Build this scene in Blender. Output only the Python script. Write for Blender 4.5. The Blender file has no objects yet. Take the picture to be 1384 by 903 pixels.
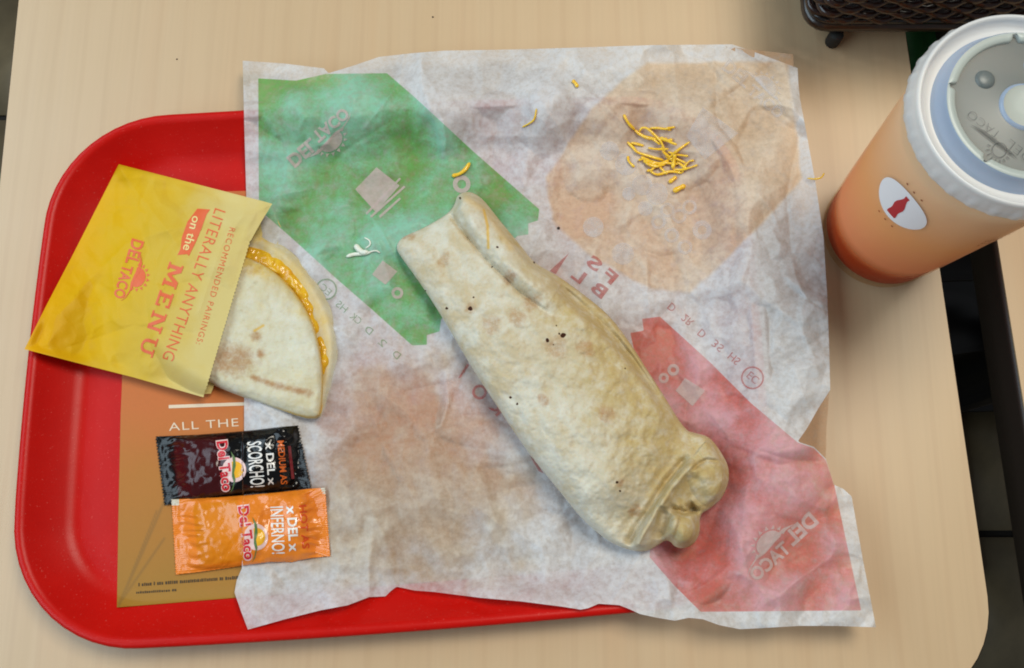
import bpy, bmesh, math, random
import numpy as np
from mathutils import Vector
from mathutils.geometry import tessellate_polygon

# ------------------------------------------------------------------ camera, light, exposure
S = bpy.context.scene
COL = S.collection
TILT, FPX, DIST, PW, PH = math.radians(13.3), 1240.0, 0.54, 1384, 903
cd = bpy.data.cameras.new('camera'); cam = bpy.data.objects.new('camera', cd); COL.objects.link(cam)
cam.location = (0, -DIST * math.sin(TILT), DIST * math.cos(TILT)); cam.rotation_euler = (TILT, 0, 0)
cd.sensor_width = 36; cd.lens = 36 * FPX / PW; cd.clip_start = 0.01; cd.clip_end = 50
S.camera = cam
S.view_settings.view_transform = 'Standard'; S.view_settings.look = 'None'
S.view_settings.exposure = 0.23; S.view_settings.gamma = 1.0
try: S.cycles.use_denoising = True; S.cycles.filter_width = 1.9; S.cycles.max_bounces = 10; S.cycles.transparent_max_bounces = 16
except Exception: pass
w = bpy.data.worlds.new('World'); S.world = w; w.use_nodes = True
w.node_tree.nodes['Background'].inputs[0].default_value = (0.90, 0.95, 1.0, 1)
w.node_tree.nodes['Background'].inputs[1].default_value = 0.13
def area(name, loc, target, size, power, col):
    l = bpy.data.lights.new(name, 'AREA'); l.shape = 'RECTANGLE'; l.size, l.size_y = size; l.energy = power; l.color = col
    o = bpy.data.objects.new(name, l); COL.objects.link(o); o.location = loc
    o.rotation_euler = (Vector(target) - Vector(loc)).to_track_quat('-Z', 'Y').to_euler(); return o
area('window_light', (-1.08, 0.02, 0.98), (-.1, 0, 0), (2.0, 0.8), 15.0, (0.68, 0.87, 1.0))
area('ceiling_light', (0.45, 0.42, 1.45), (0.18, 0.0, 0), (0.6, 0.6), 14.0, (1.0, 0.94, 0.80))

# ------------------------------------------------------------------ helpers
CP = np.array(cam.location)
ct, st = math.cos(TILT), math.sin(TILT)
def P(x, y, z=0.0):
    """point of height z that was measured at pixel x, y of the photograph"""
    x = np.asarray(x, float); y = np.asarray(y, float); z = np.asarray(z, float)
    a = x - PW / 2; b = -(y - PH / 2)
    dx = a; dy = ct * b + st * FPX; dz = st * b - ct * FPX
    t = (z - CP[2]) / dz
    return np.stack([CP[0] + t * dx, CP[1] + t * dy, z + 0 * t], -1)
def proj(X):
    v = np.asarray(X, float) - CP
    cy = v[..., 1] * ct + v[..., 2] * st; cz = -v[..., 1] * st + v[..., 2] * ct
    return np.stack([PW / 2 + FPX * v[..., 0] / -cz, PH / 2 - FPX * cy / -cz], -1)
def lin(r, g, b, k=1.0):
    f = lambda c: ((c / 255 + .055) / 1.055) ** 2.4 if c > 10 else c / 255 / 12.92
    return (f(r) * k, f(g) * k, f(b) * k, 1)
def ss(a, b, x):
    t = np.clip((x - a) / (b - a), 0, 1); return t * t * (3 - 2 * t)
def vnoise(x, y, seed=0):
    xi = np.floor(x).astype(np.int64); yi = np.floor(y).astype(np.int64); fx = x - xi; fy = y - yi
    def h(i, j):
        n = (i * 374761393 + j * 668265263 + seed * 1442695041) & 0xffffffff
        n = ((n ^ (n >> 13)) * 1274126177) & 0xffffffff
        return ((n ^ (n >> 16)) & 0xffff) / 32767.5 - 1
    u = fx * fx * fx * (fx * (fx * 6 - 15) + 10); v = fy * fy * fy * (fy * (fy * 6 - 15) + 10)
    return (h(xi, yi) * (1 - u) + h(xi + 1, yi) * u) * (1 - v) + (h(xi, yi + 1) * (1 - u) + h(xi + 1, yi + 1) * u) * v
def fbm(x, y, wl, octv=4, seed=0, gain=.5):
    s = 0; a = 1; f = 1 / wl
    for o in range(octv):
        c, d = math.cos(o * 1.3 + .4), math.sin(o * 1.3 + .4)
        s = s + a * vnoise((c * x - d * y) * f + 17.3 * o, (d * x + c * y) * f + 5.1 * o, seed + o); a *= gain; f *= 2.03
    return s
def worley(x, y, s, seed):
    u = x / s; v = y / s; xi = np.floor(u).astype(np.int64); yi = np.floor(v).astype(np.int64); best = np.full(x.shape, 9.0)
    def h(i, j, k):
        n = (i * 374761393 + j * 668265263 + (seed + k) * 1442695041) & 0xffffffff; n = ((n ^ (n >> 13)) * 1274126177) & 0xffffffff; return ((n ^ (n >> 16)) & 0xffff) / 65535.0
    for a in (-1, 0, 1):
        for b in (-1, 0, 1):
            i = xi + a; j = yi + b; w_ = .35 * h(i, j, 7); best = np.minimum(best, (u - i - h(i, j, 1)) ** 2 + (v - j - h(i, j, 2)) ** 2 + w_)
    return best
def crumple(x, y, s, seed):
    qx = x + s * .25 * vnoise(x / s, y / s, seed + 40); qy = y + s * .25 * vnoise(x / s, y / s, seed + 50)
    return worley(qx, qy, s, seed) - worley(qy * .9 + 300, qx * 1.1, s * 1.25, seed + 3)
def seg_near(px, py, poly, closed=True):
    """distance to a polyline, nearest point, inside flag, signed side and run length of the nearest point"""
    poly = np.asarray(poly, float); n = len(poly); best = np.full(px.shape, 1e18); nx = np.zeros_like(px); ny = np.zeros_like(px)
    ins = np.zeros(px.shape, bool); side = np.zeros_like(px); run = np.zeros_like(px); acc = 0
    for i in range(n if closed else n - 1):
        ax, ay = poly[i]; bx, by = poly[(i + 1) % n]; ex, ey = bx - ax, by - ay; L2 = ex * ex + ey * ey + 1e-12
        t = np.clip(((px - ax) * ex + (py - ay) * ey) / L2, 0, 1); qx = ax + t * ex; qy = ay + t * ey
        d = (px - qx) ** 2 + (py - qy) ** 2; m = d < best
        best = np.where(m, d, best); nx = np.where(m, qx, nx); ny = np.where(m, qy, ny)
        cr = ex * (py - ay) - ey * (px - ax); side = np.where(m, np.sign(cr), side); L = math.sqrt(L2)
        run = np.where(m, acc + t * L, run); acc += L
        if closed and ay != by:
            c = ((ay > py) != (by > py)) & (px < ex * (py - ay) / (by - ay) + ax); ins ^= c
    return np.sqrt(best), nx, ny, ins, side, run / max(acc, 1e-9)
def sdf(px, py, poly):
    d, _, _, i, _, _ = seg_near(px, py, poly); return np.where(i, d, -d)
def line(px, py, pl):
    d, _, _, _, s, r = seg_near(px, py, pl, False); return d * s, r       # signed: + to the right of travel in the photograph
def chaikin(p, n=2, closed=True):
    p = np.asarray(p, float)
    for _ in range(n):
        q = np.roll(p, -1, 0) if closed else p[1:]; a = p if closed else p[:-1]
        r = np.stack([a * .75 + q * .25, a * .25 + q * .75], 1).reshape(-1, 2)
        p = r if closed else np.concatenate([p[:1], r, p[-1:]])
    return p
def serrate(a, b, amp, per):
    a = np.array(a, float); b = np.array(b, float); L = np.hypot(*(b - a)); n = max(2, int(L / per)); d = (b - a) / L; nn = np.array([d[1], -d[0]])
    o = []
    for i in range(n):
        o += [a + (b - a) * (i / n), a + (b - a) * ((i + .5) / n) + nn * amp]
    return o
def P3(pts, z): return [tuple(P(x, y, z)) for x, y in pts]

def link(o, parent=None):
    COL.objects.link(o)
    if parent is not None: o.parent = parent
    return o
def tag(o, label=None, cat=None, group=None, kind=None):
    for k, v in (('label', label), ('category', cat), ('group', group), ('kind', kind)):
        if v: o[k] = v
    return o
def empty(name, loc=(0, 0, 0)):
    o = bpy.data.objects.new(name, None); link(o); o.location = loc; o.empty_display_size = .01; return o
def mesh_obj(name, V, F, mat, parent=None, smooth=True, attrs=None):
    me = bpy.data.meshes.new(name); V = np.asarray(V, np.float32)
    if isinstance(F, np.ndarray) and F.ndim == 2:
        n, k = F.shape
        me.vertices.add(len(V)); me.vertices.foreach_set('co', V.ravel())
        me.loops.add(n * k); me.loops.foreach_set('vertex_index', F.astype(np.int32).ravel())
        me.polygons.add(n); me.polygons.foreach_set('loop_start', np.arange(0, n * k, k, dtype=np.int32))
        me.update(calc_edges=True); me.validate()
    else:
        me.from_pydata([tuple(map(float, v)) for v in V], [], [list(map(int, f)) for f in F]); me.update()
    if smooth: me.polygons.foreach_set('use_smooth', np.ones(len(me.polygons), bool))
    for k, v in (attrs or {}).items():
        if len(v) != len(V): v = np.concatenate([v, np.zeros(len(V) - len(v))])
        me.attributes.new(k, 'FLOAT', 'POINT').data.foreach_set('value', np.asarray(v, np.float32))
    if mat: me.materials.append(mat)
    o = bpy.data.objects.new(name, me); link(o, parent)
    if parent is not None: o.matrix_parent_inverse = parent.matrix_basis.inverted()
    return o
def bm_obj(name, bm, mat, parent=None, smooth=True):
    me = bpy.data.meshes.new(name); bm.to_mesh(me); bm.free()
    if smooth: me.polygons.foreach_set('use_smooth', np.ones(len(me.polygons), bool))
    if mat: me.materials.append(mat)
    o = bpy.data.objects.new(name, me); link(o, parent)
    if parent is not None: o.matrix_parent_inverse = parent.matrix_basis.inverted()
    return o

class Field:
    """height over the photograph's pixels, for laying things on top of a modelled surface"""
    def __init__(s, x0, y0, st, Z): s.x0, s.y0, s.st, s.Z = x0, y0, st, Z
    def __call__(s, x, y):
        u = np.clip((np.asarray(x, float) - s.x0) / s.st, 0, s.Z.shape[1] - 1.001); v = np.clip((np.asarray(y, float) - s.y0) / s.st, 0, s.Z.shape[0] - 1.001)
        i = u.astype(int); j = v.astype(int); a = u - i; b = v - j; Z = s.Z
        return (Z[j, i] * (1 - a) + Z[j, i + 1] * a) * (1 - b) + (Z[j + 1, i] * (1 - a) + Z[j + 1, i + 1] * a) * b

def mound(name, poly, step, zf, mat, parent=None, bottom=None, inset=.12, attrs=None):
    """a dense surface inside a measured outline; zf gives its height, bottom (if any) closes it underneath"""
    poly = np.asarray(poly, float); x0, y0 = poly.min(0) - step * 1.5; x1, y1 = poly.max(0) + step * 2.5
    X, Y = np.meshgrid(np.arange(x0, x1, step), np.arange(y0, y1, step)); d, nx, ny, ins, _, _ = seg_near(X, Y, poly); sd = np.where(ins, d, -d)
    ok = sd > 0; q = lambda A: np.stack([A[:-1, :-1], A[1:, :-1], A[1:, 1:], A[:-1, 1:]], -1)
    near = q(sd > -1.5 * step).all(-1) & q(ok).any(-1)
    snap = ~ok; GX = np.where(snap, nx, X); GY = np.where(snap, ny, Y); sd = np.where(snap, 0, sd)
    Z = zf(GX, GY, sd); f = Field(x0, y0, step, Z)
    idx = np.arange(X.size).reshape(X.shape); Q = q(idx)[near]
    used = np.unique(Q); re = np.full(X.size, -1); re[used] = np.arange(len(used)); Q = re[Q]
    gx, gy, gz = GX.ravel()[used], GY.ravel()[used], Z.ravel()[used]
    V = P(gx, gy, gz); F = Q
    if bottom is not None:
        E = np.concatenate([Q[:, [0, 1]], Q[:, [1, 2]], Q[:, [2, 3]], Q[:, [3, 0]]]); key = np.sort(E, 1); key = key[:, 0] * len(V) + key[:, 1]
        u, inv, cnt = np.unique(key, return_inverse=True, return_counts=True); B = E[cnt[inv] == 1]
        bv = np.unique(B); n0 = len(V); mp = np.full(n0, -1); mp[bv] = n0 + np.arange(len(bv))
        c = V[:, :2].mean(0); LV = V[bv].copy(); k = inset / np.maximum(np.hypot(*(LV[:, :2] - c).T), .01)[:, None] * 0.05
        LV[:, :2] += (c - LV[:, :2]) * np.minimum(k, .3); LV[:, 2] = bottom(gx[bv], gy[bv]) if callable(bottom) else bottom
        V = np.concatenate([V, LV, [[c[0], c[1], LV[:, 2].mean()]]]); side = np.stack([B[:, 1], B[:, 0], mp[B[:, 0]], mp[B[:, 1]]], 1)
        cap = np.stack([mp[B[:, 1]], mp[B[:, 0]], np.full(len(B), len(V) - 1), np.full(len(B), len(V) - 1)], 1)
        F = np.concatenate([F, side]); capF = cap[:, :3]
    A = {}
    for k, fn in (attrs or {}).items(): A[k] = fn(gx, gy, sd.ravel()[used])
    if bottom is not None:
        o = mesh_obj(name, V, F, mat, parent, True, A)
        bm = bmesh.new(); bm.from_mesh(o.data); bm.verts.ensure_lookup_table()
        for t in capF:
            try: bm.faces.new([bm.verts[int(i)] for i in t]).smooth = True
            except ValueError: pass
        bm.to_mesh(o.data); bm.free()
    else: o = mesh_obj(name, V, F, mat, parent, True, A)
    return o, f

def tube(pts, r, n=10, caps=True, taper=None):
    pts = np.asarray(pts, float); k = len(pts); T = np.gradient(pts, axis=0); T /= np.linalg.norm(T, axis=1)[:, None] + 1e-12
    up = np.array([0, 0, 1.0]);
    if abs(T[0] @ up) > .9: up = np.array([1.0, 0, 0])
    V = []; N = np.cross(T[0], up)
    for i in range(k):
        N = N - T[i] * (N @ T[i]); N /= np.linalg.norm(N) + 1e-12; B = np.cross(T[i], N); rr = r * (taper[i] if taper is not None else 1)
        for a in np.linspace(0, 2 * math.pi, n, endpoint=False): V.append(pts[i] + rr * (math.cos(a) * N + math.sin(a) * B))
    F = [[i * n + j, i * n + (j + 1) % n, (i + 1) * n + (j + 1) % n, (i + 1) * n + j] for i in range(k - 1) for j in range(n)]
    if caps: F += [list(range(n))[::-1], list(range((k - 1) * n, k * n))]
    return V, F
def join(parts):
    V, F = [], []
    for v, f in parts:
        o = len(V); V += list(v); F += [[i + o for i in q] for q in f]
    return V, F
def spline(pts, n=6):
    p = np.asarray(pts, float); p = np.concatenate([[2 * p[0] - p[1]], p, [2 * p[-1] - p[-2]]]); o = []
    for i in range(1, len(p) - 2):
        for t in np.linspace(0, 1, n, endpoint=False):
            a, b, c, d = p[i - 1:i + 3]; o.append(.5 * (2 * b + (c - a) * t + (2 * a - 5 * b + 4 * c - d) * t * t + (3 * b - a - 3 * c + d) * t ** 3))
    return np.array(o + [p[-2]])
def lathe(prof, n, c, rad=None):
    V = []; a = np.linspace(0, 2 * math.pi, n, endpoint=False)
    for k, (r, z) in enumerate(prof):
        rr = r + (rad(k, a) if rad else 0 * a)
        V.append(np.stack([c[0] + rr * np.cos(a), c[1] + rr * np.sin(a), z + 0 * a], 1))
    V = np.concatenate(V); m = len(prof); F = []
    for k in range(m - 1):
        for j in range(n): F.append([k * n + j, k * n + (j + 1) % n, (k + 1) * n + (j + 1) % n, (k + 1) * n + j])
    return V, F
def box(bm, c, s, bev=0.0, rz=0):
    r = bmesh.ops.create_cube(bm, size=1); vs = r['verts']; cr, sr = math.cos(rz), math.sin(rz)
    for v in vs:
        x, y, z = v.co.x * s[0], v.co.y * s[1], v.co.z * s[2]; v.co = (c[0] + cr * x - sr * y, c[1] + sr * x + cr * y, c[2] + z)
    if bev: bmesh.ops.bevel(bm, geom=list({e for v in vs for e in v.link_edges}), offset=bev, segments=2, affect='EDGES')

# ------------------------------------------------------------------ materials
def new_mat(name):
    m = bpy.data.materials.new(name); m.use_nodes = True; nt = m.node_tree; b = nt.nodes['Principled BSDF']; return m, nt, b
def N(nt, t, **kw):
    n = nt.nodes.new(t)
    for k, v in kw.items():
        if k.startswith('i_'):
            key = k[2:]; key = int(key) if key.isdigit() else key.replace('_', ' '); n.inputs[key].default_value = v
        else: setattr(n, k, v)
    return n
def L(nt, a, b): nt.links.new(a, b)
def ramp(nt, fac, stops):
    r = nt.nodes.new('ShaderNodeValToRGB'); e = r.color_ramp.elements
    while len(e) < len(stops): e.new(.5)
    for k, (p, c) in enumerate(stops):
        e[k].position = p; e[k].color = c if len(c) == 4 else (*c, 1)
    L(nt, fac, r.inputs[0]); return r.outputs[0]
def mixc(nt, f, a, b, mode='MIX'):
    m = nt.nodes.new('ShaderNodeMix'); m.data_type = 'RGBA'; m.blend_type = mode
    for s, v in ((0, f), (6, a), (7, b)):
        if hasattr(v, 'is_linked'): L(nt, v, m.inputs[s])
        else: m.inputs[s].default_value = v
    return m.outputs[2]
def math_(nt, op, a, b=0.0, clamp=False):
    m = nt.nodes.new('ShaderNodeMath'); m.operation = op; m.use_clamp = clamp
    for s, v in ((0, a), (1, b)):
        if hasattr(v, 'is_linked'): L(nt, v, m.inputs[s])
        else: m.inputs[s].default_value = v
    return m.outputs[0]
def noise(nt, scale, detail=4, rough=.5, vec=None, stretch=None, dist=0):
    n = N(nt, 'ShaderNodeTexNoise'); n.inputs['Scale'].default_value = scale; n.inputs['Detail'].default_value = detail
    n.inputs['Roughness'].default_value = rough; n.inputs['Distortion'].default_value = dist
    if vec is None: vec = N(nt, 'ShaderNodeTexCoord').outputs['Object']
    if stretch:
        mp = N(nt, 'ShaderNodeMapping'); mp.inputs['Scale'].default_value = stretch; L(nt, vec, mp.inputs[0]); vec = mp.outputs[0]
    L(nt, vec, n.inputs['Vector']); return n.outputs['Fac']
def attr(nt, name): return N(nt, 'ShaderNodeAttribute', attribute_name=name).outputs['Fac']
def step_(nt, v, a, b):
    m = N(nt, 'ShaderNodeMapRange', interpolation_type='SMOOTHSTEP'); m.inputs[1].default_value = a; m.inputs[2].default_value = b; L(nt, v, m.inputs[0]); return m.outputs[0]
def bump(nt, h, strength, dist, b):
    n = N(nt, 'ShaderNodeBump'); n.inputs['Strength'].default_value = strength; n.inputs['Distance'].default_value = dist
    L(nt, h, n.inputs['Height']); L(nt, n.outputs[0], b.inputs['Normal']); return n.outputs[0]
def simple(name, col, rough=.5, spec=.5, metal=0, var=0.0, vscale=60, coat=0):
    m, nt, b = new_mat(name); b.inputs['Base Color'].default_value = col; b.inputs['Roughness'].default_value = rough
    b.inputs['Specular IOR Level'].default_value = spec; b.inputs['Metallic'].default_value = metal; b.inputs['Coat Weight'].default_value = coat
    if var:
        f = noise(nt, vscale, 5, .6); d = tuple(c * (1 - var) for c in col[:3]) + (1,); e = tuple(min(1, c * (1 + var)) for c in col[:3]) + (1,)
        L(nt, ramp(nt, f, [(.3, d), (.7, e)]), b.inputs['Base Color'])
    return m
def see_through(name, col, alpha, rough=.4, noise_amt=0.0):
    m, nt, b = new_mat(name); b.inputs['Base Color'].default_value = col; b.inputs['Roughness'].default_value = rough
    b.inputs['Specular IOR Level'].default_value = .2; b.inputs['Alpha'].default_value = alpha
    if noise_amt:
        f = noise(nt, 220, 4, .6); L(nt, math_(nt, 'MULTIPLY_ADD', f, noise_amt) if False else math_(nt, 'ADD', math_(nt, 'MULTIPLY', math_(nt, 'SUBTRACT', f, .5), noise_amt * 2), alpha, True), b.inputs['Alpha'])
    return m

def make_wood():
    m, nt, b = new_mat('maple_laminate'); tc = N(nt, 'ShaderNodeTexCoord').outputs['Object']
    a = noise(nt, 1, 3, .5, tc, (26, 1.6, 1), 1.2); f = noise(nt, 1, 4, .6, tc, (420, 9, 1)); g = noise(nt, 1, 5, .6, tc, (95, 3.2, 1), .6)
    base = ramp(nt, a, [(.28, lin(196, 166, 128)), (.5, lin(199, 170, 133)), (.72, lin(198, 166, 128))])
    c = mixc(nt, math_(nt, 'MULTIPLY', step_(nt, g, .45, .75), .07), base, lin(186, 156, 120))
    c = mixc(nt, math_(nt, 'MULTIPLY', step_(nt, f, .40, .68), .09), c, lin(172, 146, 116))
    # cathedral grain: rings cut at a flat angle
    wv = N(nt, 'ShaderNodeTexWave', wave_type='RINGS', rings_direction='Y'); mp = N(nt, 'ShaderNodeMapping'); mp.inputs['Location'].default_value = (1.62, .55, 0.0); mp.inputs['Scale'].default_value = (7.5, 1.1, 3)
    L(nt, tc, mp.inputs[0]); L(nt, mp.outputs[0], wv.inputs['Vector']); wv.inputs['Scale'].default_value = 2.6; wv.inputs['Distortion'].default_value = 2.2; wv.inputs['Detail'].default_value = 3; wv.inputs['Detail Scale'].default_value = 1.4
    c = mixc(nt, math_(nt, 'MULTIPLY', step_(nt, wv.outputs['Fac'], .82, 1.0), .10), c, lin(170, 132, 100))
    L(nt, c, b.inputs['Base Color']); b.inputs['Roughness'].default_value = .42; b.inputs['Specular IOR Level'].default_value = .75
    rn = noise(nt, 9, 5, .6); L(nt, math_(nt, 'ADD', .34, math_(nt, 'MULTIPLY', rn, .18)), b.inputs['Roughness'])
    bump(nt, f, .05, .0003, b); return m
M = {}
M['wood'] = make_wood()
M['band'] = simple('dark_edge_band', lin(44, 32, 26), .45)
M['tile'] = simple('brown_floor_tile', lin(118, 104, 78), .45, var=.25, vscale=14)
M['grout'] = simple('dark_grout', lin(40, 36, 32), .9)
M['black_metal'] = simple('black_metal', lin(20, 20, 20), .45)
M['green_paint'] = simple('dark_green_paint', lin(52, 128, 72), .45, var=.2)
def make_tray():
    m, nt, b = new_mat('red_tray_plastic'); f = noise(nt, 40, 5, .6); s = noise(nt, 900, 2, .5)
    c = ramp(nt, f, [(.3, lin(188, 13, 6)), (.7, lin(197, 17, 8))]); c = mixc(nt, math_(nt, 'MULTIPLY', step_(nt, s, .66, .75), .35), c, lin(220, 110, 100))
    L(nt, c, b.inputs['Base Color']); b.inputs['Roughness'].default_value = .36; b.inputs['Specular IOR Level'].default_value = .2
    rn = noise(nt, 14, 6, .65); sc = noise(nt, 1, 3, .6, None, (60, 700, 60), .8); L(nt, math_(nt, 'ADD', .24, math_(nt, 'ADD', math_(nt, 'MULTIPLY', rn, .22), math_(nt, 'MULTIPLY', step_(nt, sc, .62, .72), .16))), b.inputs['Roughness'])
    bump(nt, math_(nt, 'ADD', noise(nt, 1400, 2, .5), math_(nt, 'MULTIPLY', sc, .5)), .14, .0003, b); return m
M['tray'] = make_tray()
def make_placemat():
    m, nt, b = new_mat('placemat_print'); v = attr(nt, 'down'); f = noise(nt, 30, 5, .6)
    c = ramp(nt, math_(nt, 'ADD', v, math_(nt, 'MULTIPLY', math_(nt, 'SUBTRACT', f, .5), .12)), [(0, lin(204, 108, 44)), (.50, lin(198, 108, 42)), (.68, lin(182, 114, 32)), (1, lin(160, 116, 26))])
    f2 = noise(nt, 500, 3, .6); c = mixc(nt, math_(nt, 'MULTIPLY', f2, .16), c, lin(130, 84, 36))
    ln = step_(nt, attr(nt, 'streak'), 0, 1); c = mixc(nt, math_(nt, 'MULTIPLY', ln, .5), c, lin(120, 88, 34))
    L(nt, c, b.inputs['Base Color']); b.inputs['Roughness'].default_value = .6; return m
M['placemat'] = make_placemat()
M['white_ink'] = simple('white_ink', lin(226, 205, 178), .6)
M['dark_ink'] = simple('dark_ink', lin(70, 54, 26), .7)
def make_paper():
    m, nt, b = new_mat('waxed_wrapper_paper'); nt.nodes.remove(b); out = nt.nodes['Material Output']
    blot = noise(nt, 85, 6, .66); fine = noise(nt, 700, 3, .6); big = noise(nt, 16, 3, .5)
    haze = step_(nt, math_(nt, 'ADD', math_(nt, 'ADD', math_(nt, 'MULTIPLY', attr(nt, 'lift'), 1.3), -.15), math_(nt, 'ADD', math_(nt, 'MULTIPLY', math_(nt, 'SUBTRACT', blot, .5), .7), math_(nt, 'ADD', math_(nt, 'MULTIPLY', math_(nt, 'SUBTRACT', big, .5), .5), math_(nt, 'MULTIPLY', math_(nt, 'SUBTRACT', fine, .5), .45)))), .0, 1.0)
    white = mixc(nt, fine, lin(224, 226, 230), lin(240, 241, 244))
    def ink(nm, deep, pale, lo, hi):
        return step_(nt, attr(nt, nm), -.5, .5), mixc(nt, math_(nt, 'ADD', math_(nt, 'MULTIPLY', haze, hi - lo), lo), deep, pale)
    c = white
    for nm, deep, pale, lo, hi in (('peach', lin(234, 190, 132), lin(236, 218, 192), .2, .9), ('brown', lin(214, 178, 122), lin(222, 204, 172), .1, .9),
                                   ('green', lin(110, 190, 90), lin(160, 222, 196), .05, .95), ('red', lin(228, 122, 106), lin(230, 178, 188), .05, .95)):
        f, k = ink(nm, deep, pale, lo, hi); c = mixc(nt, math_(nt, 'MULTIPLY', f, {'peach': .72, 'brown': .6}.get(nm, 1.0)), c, k)
    mott = noise(nt, 330, 4, .6); mott2 = noise(nt, 150, 4, .6); c = mixc(nt, math_(nt, 'MULTIPLY', step_(nt, mott, .42, .70), .17), c, lin(196, 180, 152)); c = mixc(nt, math_(nt, 'MULTIPLY', step_(nt, mott2, .50, .72), .20), c, lin(232, 234, 240))
    c = mixc(nt, math_(nt, 'MULTIPLY', step_(nt, fine, .45, .7), .08), c, lin(170, 150, 130))
    grease = step_(nt, attr(nt, 'grease'), 0, 1)
    df = N(nt, 'ShaderNodeBsdfDiffuse'); tr = N(nt, 'ShaderNodeBsdfTranslucent'); tp = N(nt, 'ShaderNodeBsdfTransparent'); gl = N(nt, 'ShaderNodeBsdfGlossy'); gl.inputs['Roughness'].default_value = .42
    L(nt, c, df.inputs[0]); L(nt, c, tr.inputs[0])
    bp = N(nt, 'ShaderNodeBump'); bp.inputs['Strength'].default_value = .25; bp.inputs['Distance'].default_value = .0008
    L(nt, math_(nt, 'ADD', noise(nt, 130, 5, .6), math_(nt, 'MULTIPLY', fine, .3)), bp.inputs['Height'])
    for s in (df, tr, gl): L(nt, bp.outputs[0], s.inputs['Normal'])
    m1 = N(nt, 'ShaderNodeMixShader'); m1.inputs[0].default_value = .32; L(nt, df.outputs[0], m1.inputs[1]); L(nt, tr.outputs[0], m1.inputs[2])
    m2 = N(nt, 'ShaderNodeMixShader'); a = math_(nt, 'ADD', math_(nt, 'ADD', math_(nt, 'SUBTRACT', .27, math_(nt, 'MULTIPLY', haze, .23)), math_(nt, 'MULTIPLY', math_(nt, 'SUBTRACT', math_(nt, 'ADD', mott, mott2), 1.0), .45)), math_(nt, 'MULTIPLY', grease, .26), True)
    L(nt, a, m2.inputs[0]); L(nt, m1.outputs[0], m2.inputs[1]); L(nt, tp.outputs[0], m2.inputs[2])
    m3 = N(nt, 'ShaderNodeMixShader'); fr = N(nt, 'ShaderNodeFresnel'); fr.inputs[0].default_value = 1.35; L(nt, math_(nt, 'MULTIPLY', fr.outputs[0], .8), m3.inputs[0])
    L(nt, m2.outputs[0], m3.inputs[1]); L(nt, gl.outputs[0], m3.inputs[2]); L(nt, m3.outputs[0], out.inputs[0]); return m
M['paper'] = make_paper()
M['pr_white'] = see_through('pale_underside_print', lin(206, 186, 182), .62, .6, .25)
M['pr_green'] = see_through('green_underside_print', lin(104, 150, 96), .45, .6, .3)
M['pr_red'] = see_through('red_underside_print', lin(190, 96, 92), .5, .6, .3)
M['pr_faint'] = see_through('faint_pale_underside_print', lin(216, 214, 218), .30, .6, .4)
def make_tortilla(name, pale, tan, extra):
    m, nt, b = new_mat(name); f = noise(nt, 70, 6, .65); g = noise(nt, 320, 5, .65); h = noise(nt, 22, 4, .55)
    c = mixc(nt, step_(nt, math_(nt, 'ADD', math_(nt, 'MULTIPLY', f, .6), math_(nt, 'MULTIPLY', h, .4)), .40, .60), tan, pale)
    c = mixc(nt, step_(nt, math_(nt, 'ADD', attr(nt, 'oil'), math_(nt, 'MULTIPLY', math_(nt, 'SUBTRACT', f, .5), 2.2)), .05, 1.15), c, extra)
    c = mixc(nt, math_(nt, 'MULTIPLY', step_(nt, g, .52, .74), .28), c, lin(166, 138, 88)); c = mixc(nt, math_(nt, 'MULTIPLY', step_(nt, noise(nt, 150, 6, .62), .40, .78), .45), c, lin(222, 221, 212))
    ch = math_(nt, 'ADD', attr(nt, 'char'), math_(nt, 'MULTIPLY', math_(nt, 'SUBTRACT', noise(nt, 230, 6, .75), .5), 2.0))
    c = mixc(nt, math_(nt, 'MULTIPLY', step_(nt, ch, .1, 1.4), .8), c, lin(160, 104, 48))
    c = mixc(nt, step_(nt, attr(nt, 'speck'), .3, .7), c, lin(62, 34, 20))
    c = mixc(nt, math_(nt, 'MULTIPLY', step_(nt, attr(nt, 'cheese'), .1, .9), .85), c, lin(214, 168, 50))
    L(nt, c, b.inputs['Base Color']); b.inputs['Roughness'].default_value = .75; b.inputs['Specular IOR Level'].default_value = .15
    b.inputs['Subsurface Weight'].default_value = .06; b.inputs['Subsurface Radius'].default_value = (.004, .002, .001); b.inputs['Subsurface Scale'].default_value = .5
    bump(nt, math_(nt, 'ADD', f, math_(nt, 'MULTIPLY', g, .5)), .45, .0012, b); return m
M['burrito'] = make_tortilla('burrito_tortilla', lin(209, 205, 190), lin(196, 180, 148), lin(188, 165, 114))
M['quesa'] = make_tortilla('toasted_tortilla', lin(212, 210, 192), lin(204, 192, 156), lin(212, 184, 104))
def make_cheese(name, a, b_):
    m, nt, b = new_mat(name); f = noise(nt, 160, 5, .6); L(nt, ramp(nt, f, [(.3, a), (.7, b_)]), b.inputs['Base Color']); b.inputs['Roughness'].default_value = .25
    b.inputs['Subsurface Weight'].default_value = .2; b.inputs['Subsurface Radius'].default_value = (.004, .002, .0005); b.inputs['Subsurface Scale'].default_value = .6; b.inputs['Coat Weight'].default_value = .3
    bump(nt, noise(nt, 90, 4, .5), .5, .002, b); return m
M['melt'] = make_cheese('melted_cheddar', lin(214, 152, 12), lin(232, 186, 40))
M['shred'] = make_cheese('shredded_cheddar', lin(234, 176, 26), lin(248, 208, 66))
M['onion'] = simple('pale_lettuce', lin(226, 228, 214), .35, var=.1)
M['crumb'] = simple('dark_crumb', lin(48, 34, 26), .7)
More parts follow.
